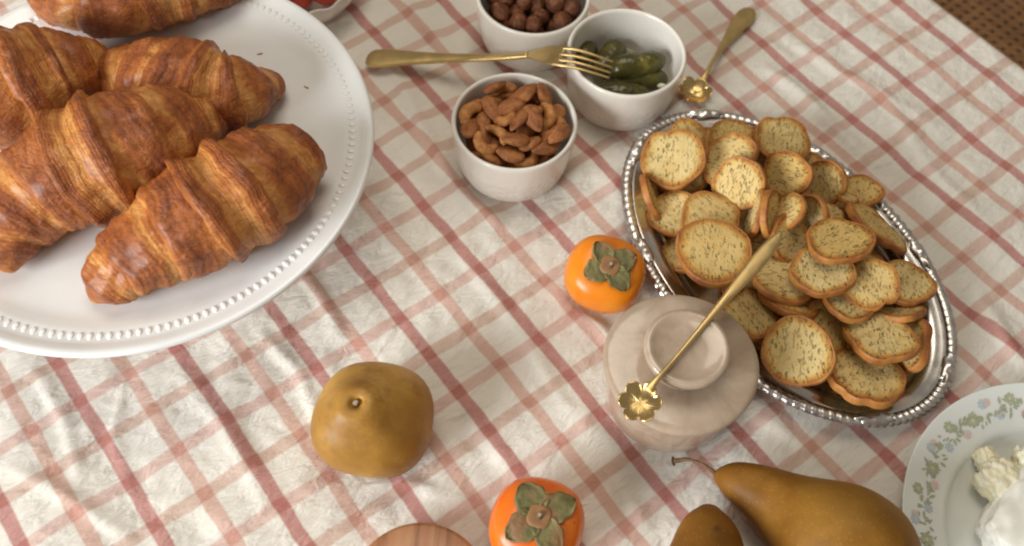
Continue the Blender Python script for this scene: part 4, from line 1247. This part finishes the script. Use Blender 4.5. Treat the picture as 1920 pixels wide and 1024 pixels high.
toast(1588, 372, 0.030, 22, 0.40, 85, var=3, thick=1.6, label='small broken toast fragment lying on the pale slice')
toast(1224, 372, 0.020, 50, 0.16, 20, var=2, label='toast slice standing on edge against the tray wall, by the persimmon')
toast(1266, 402, 0.020, 50, 0.88, 120, var=3, spin=15)
toast(1332, 414, 0.031, 63, 0.80, 70, 'loaf', 70, var=1)
toast(1338, 473, 0.042, 75, 0.84, 75, 'round', 10, var=1, label='broadest toast slice of the heap, dotted with holes, beside the jar lid')
toast(1416, 402, 0.040, 50, 0.22, 175, var=0)
toast(1445, 404, 0.043, 52, 0.26, 5, var=1)
toast(1480, 397, 0.046, 40, 0.58, 145, var=2, spin=40, label='small tilted oval toast slice just beyond the spoon tip')
toast(1480, 450, 0.036, 52, 0.62, 20, var=3)
toast(1524, 408, 0.034, 46, 0.60, 200, var=0, spin=70)
toast(1554, 402, 0.028, 34, 0.55, 60, var=1)
toast(1634, 420, 0.027, 60, 0.24, 48, var=2, label='toast slice turned crust side up along the tray wall')
toast(1662, 440, 0.022, 48, 0.30, 40, 'loaf', 0, var=1)
toast(1697, 531, 0.026, 54, 0.70, 70, 'loaf', 30, var=0, label='flat pale toast slice reaching the polished tray wall by itself')
toast(1466, 522, 0.034, 64, 0.66, 62, var=2, spin=120)
toast(1480, 566, 0.026, 60, 0.42, 75, var=3, spin=20)
toast(1405, 590, 0.026, 58, 0.74, 40, 'loaf', 55, var=1, label='toast slice partly hidden behind the jar lid')
toast(1541, 510, 0.047, 62, 0.72, 80, var=0, spin=200, label='toast slice with a dark split across it in mid heap')
toast(1574, 452, 0.055, 62, 0.66, 84, var=1, spin=-30, label='oval toast slice lying uppermost on the heap')
toast(1632, 534, 0.042, 56, 0.86, 60, 'notch', 210)
toast(1588, 568, 0.036, 52, 0.56, 70, var=3)
toast(1546, 617, 0.025, 56, 0.72, 20, var=2, spin=45)
toast(1686, 586, 0.026, 52, 0.28, 95, var=1)
toast(1702, 652, 0.020, 60, 0.55, 140, 'loaf', 0, var=1, thick=1.2, label='toast slice propped against the tray wall under the long thick-crusted slice')
toast(1650, 632, 0.036, 68, 0.64, 75, 'loaf', 12, var=0, label='long toast slice with thick browned crust near the narrow tray end')
toast(1622, 706, 0.024, 76, 0.64, 78, 'wavy', 0, label='toast slice with wavy scalloped lower crust at the narrow tray end')
toast(1496, 660, 0.036, 70, 0.94, 130, 'round', 150, var=3, label='big round toast slice leaning on the heap beside the jar')

# ------------------------------------------------------------------ floral plate and cheese
def build_floral():
    c = Vector((*FLORAL, ZT))
    r = root('floral_plate', c, 'white china plate with printed green, blue and pink flowers, holding cheese', 'plate')
    keys = [(0.0, 0.0060), (0.050, 0.0060), (0.066, 0.0066), (0.0735, 0.0092), (0.0775, 0.0128), (0.082, 0.0150), (0.095, 0.0188), (0.1045, 0.0218), (0.1066, 0.0224)]
    prof = smooth_prof(keys, 5) + [(0.1072, 0.0220), (0.1066, 0.0208), (0.095, 0.0165), (0.080, 0.0118), (0.072, 0.0060), (0.060, 0.0022), (0.058, 0.0), (0.053, 0.0), (0.051, 0.0025), (0.0, 0.003)]
    V, F = lathe([tuple(p) for p in prof], 160); obj('plate_body', make_mesh('plate_body', V, F, MAT['floral']), r)
    def zr(rr):
        for (a, za), (b, zb) in zip(keys, keys[1:]):
            if a <= rr <= b: return za + (zb - za) * (rr - a) / (b - a)
        return keys[-1][1]
    rng = random.Random(12)
    def patch(shape, ph, rr, ang, s):
        """flat print: polygon fan in the tangent frame, draped on the rim"""
        out = []
        ca, sa = math.cos(ang), math.sin(ang)
        for x, y in shape:
            tx, ty = (x * ca - y * sa) * s, (x * sa + y * ca) * s
            R2 = rr + tx; p2 = ph + ty / rr
            out.append((R2 * math.cos(p2), R2 * math.sin(p2), zr(R2) + 0.00042))
        return out
    leaf = [(-1, 0), (-0.5, 0.30), (0.1, 0.34), (0.6, 0.2), (1, 0), (0.6, -0.2), (0.1, -0.32), (-0.5, -0.28)]
    def flower(ph, rr, s, mat, name):
        V = []; F = []
        n = 7
        for k in range(n):
            a = 2 * math.pi * k / n
            sh = [(0.32 + 0.55 * math.cos(2 * math.pi * q / 8) * 0.75 + 0.25, 0.30 * math.sin(2 * math.pi * q / 8)) for q in range(8)]
            b = len(V); V += patch([(x * math.cos(a) - y * math.sin(a), x * math.sin(a) + y * math.cos(a)) for x, y in sh], ph, rr, 0, s); F.append(list(range(b, b + 8)))
        f = obj(name, make_mesh(name, V, F, MAT[mat], smooth=False, recalc=False), r)
        V = [(x, y, z + 0.00012) for x, y, z in patch([(0.26 * math.cos(2 * math.pi * q / 10), 0.26 * math.sin(2 * math.pi * q / 10)) for q in range(10)], ph, rr, 0, s)]
        obj('flower_centre', make_mesh('flower_centre', V, [list(range(10))], MAT['print_yellow'], smooth=False, recalc=False), f)
    def sprig(ph, rr, s, k):
        V = []; F = []
        for i in range(k):
            a = rng.uniform(0, 6.28); d = rng.uniform(0.3, 1.0) * s
            b = len(V); V += patch(leaf, ph + d * math.sin(a) / rr, min(max(rr + d * math.cos(a) * 0.8, 0.0815), 0.1035), a + rng.uniform(-0.7, 0.7), rng.uniform(0.0015, 0.0027)); F.append(list(range(b, b + 8)))
            V[b:] = [(x, y, z + 0.00004 * i) for x, y, z in V[b:]]
        obj('printed_sprig', make_mesh('printed_sprig', V, F, MAT['print_green'], smooth=False, recalc=False), r)
    for cl in range(12):
        p0 = math.radians(92 + cl * 30)
        def off(d): return p0 + math.radians(d)
        flower(off(0), 0.0920, 0.0050, 'print_green', 'printed_green_flower')
        flower(off(-7), 0.0985, 0.0034, 'print_blue', 'printed_blue_flower')
        flower(off(6.0), 0.0868, 0.0031, 'print_pink', 'printed_pink_flower')
        flower(off(11), 0.0975, 0.0040, 'print_green', 'printed_green_flower')
        flower(off(17), 0.0890, 0.0034, 'print_blue', 'printed_blue_flower')
        flower(off(21), 0.0985, 0.0028, 'print_pink', 'printed_pink_flower')
        for d, rr, s, k in ((0, 0.0925, 0.0085, 10), (-5, 0.0895, 0.0065, 6), (6, 0.092, 0.0075, 7), (12, 0.092, 0.0085, 8), (18, 0.0930, 0.0080, 7), (24, 0.092, 0.0075, 6)):
            sprig(off(d), rr, s, k)
build_floral()

def cheese(name, c, size, rotz, seed, mat, label, rough=0.18, rx=0.0):
    bm = bmesh.new(); bmesh.ops.create_cube(bm, size=2.0)
    bmesh.ops.subdivide_edges(bm, edges=bm.edges, cuts=22, use_grid_fill=True)
    for v in bm.verts:
        p = v.co.copy(); l = max(abs(p.x), abs(p.y), abs(p.z)); s = p.normalized()
        q = p.lerp(s * 1.18, 0.55)
        f = 1 + rough * nz(q.x * 1.4 + seed, q.y * 1.4, q.z * 1.4) + rough * 0.6 * nz(q.x * 3.4 + seed, q.y * 3.4, q.z * 3.4) + rough * 0.3 * nz(q.x * 9 + seed, q.y * 9, q.z * 9)
        v.co = Vector((q.x * size[0] * f, q.y * size[1] * f, q.z * size[2] * f))
    R = Matrix.Rotation(rotz, 3, 'Z') @ Matrix.Rotation(rx, 3, 'X')
    for v in bm.verts: v.co = R @ v.co
    lo = min(v.co.z for v in bm.verts)
    for v in bm.verts: v.co.z = max(v.co.z - lo - 0.001, 0)
    me = bpy.data.meshes.new(name); bm.to_mesh(me); bm.free(); me.materials.append(mat)
    me.polygons.foreach_set('use_smooth', [True] * len(me.polygons))
    o = obj(name, me); o.location = c
    return tag(o, label, 'cheese', 'cheese on the floral plate')
zf = ZT + 0.0063
cheese('cheese_log', P(1918, 985, zf), (0.024, 0.036, 0.0135), -0.75, 3, MAT['cheese_white'], 'thick white cheese piece in the plate centre', 0.15)
cheese('cheese_chunk', P(1862, 918, zf + 0.002), (0.0125, 0.0130, 0.0100), 0.5, 8, MAT['cheese'], 'crumbly cream cheese chunk broken off the thick white piece', 0.22)
cheese('cheese_chunk', P(1842, 872, zf + 0.0032), (0.0058, 0.0080, 0.0066), 0.3, 15, MAT['cheese'], 'small pale cheese cube at the well edge of the floral plate', 0.2)
cheese('cheese_chunk', P(1905, 890, zf + 0.002), (0.0110, 0.0090, 0.0090), 1.0, 22, MAT['cheese'], 'ragged cream cheese lump behind the thick white piece', 0.34)
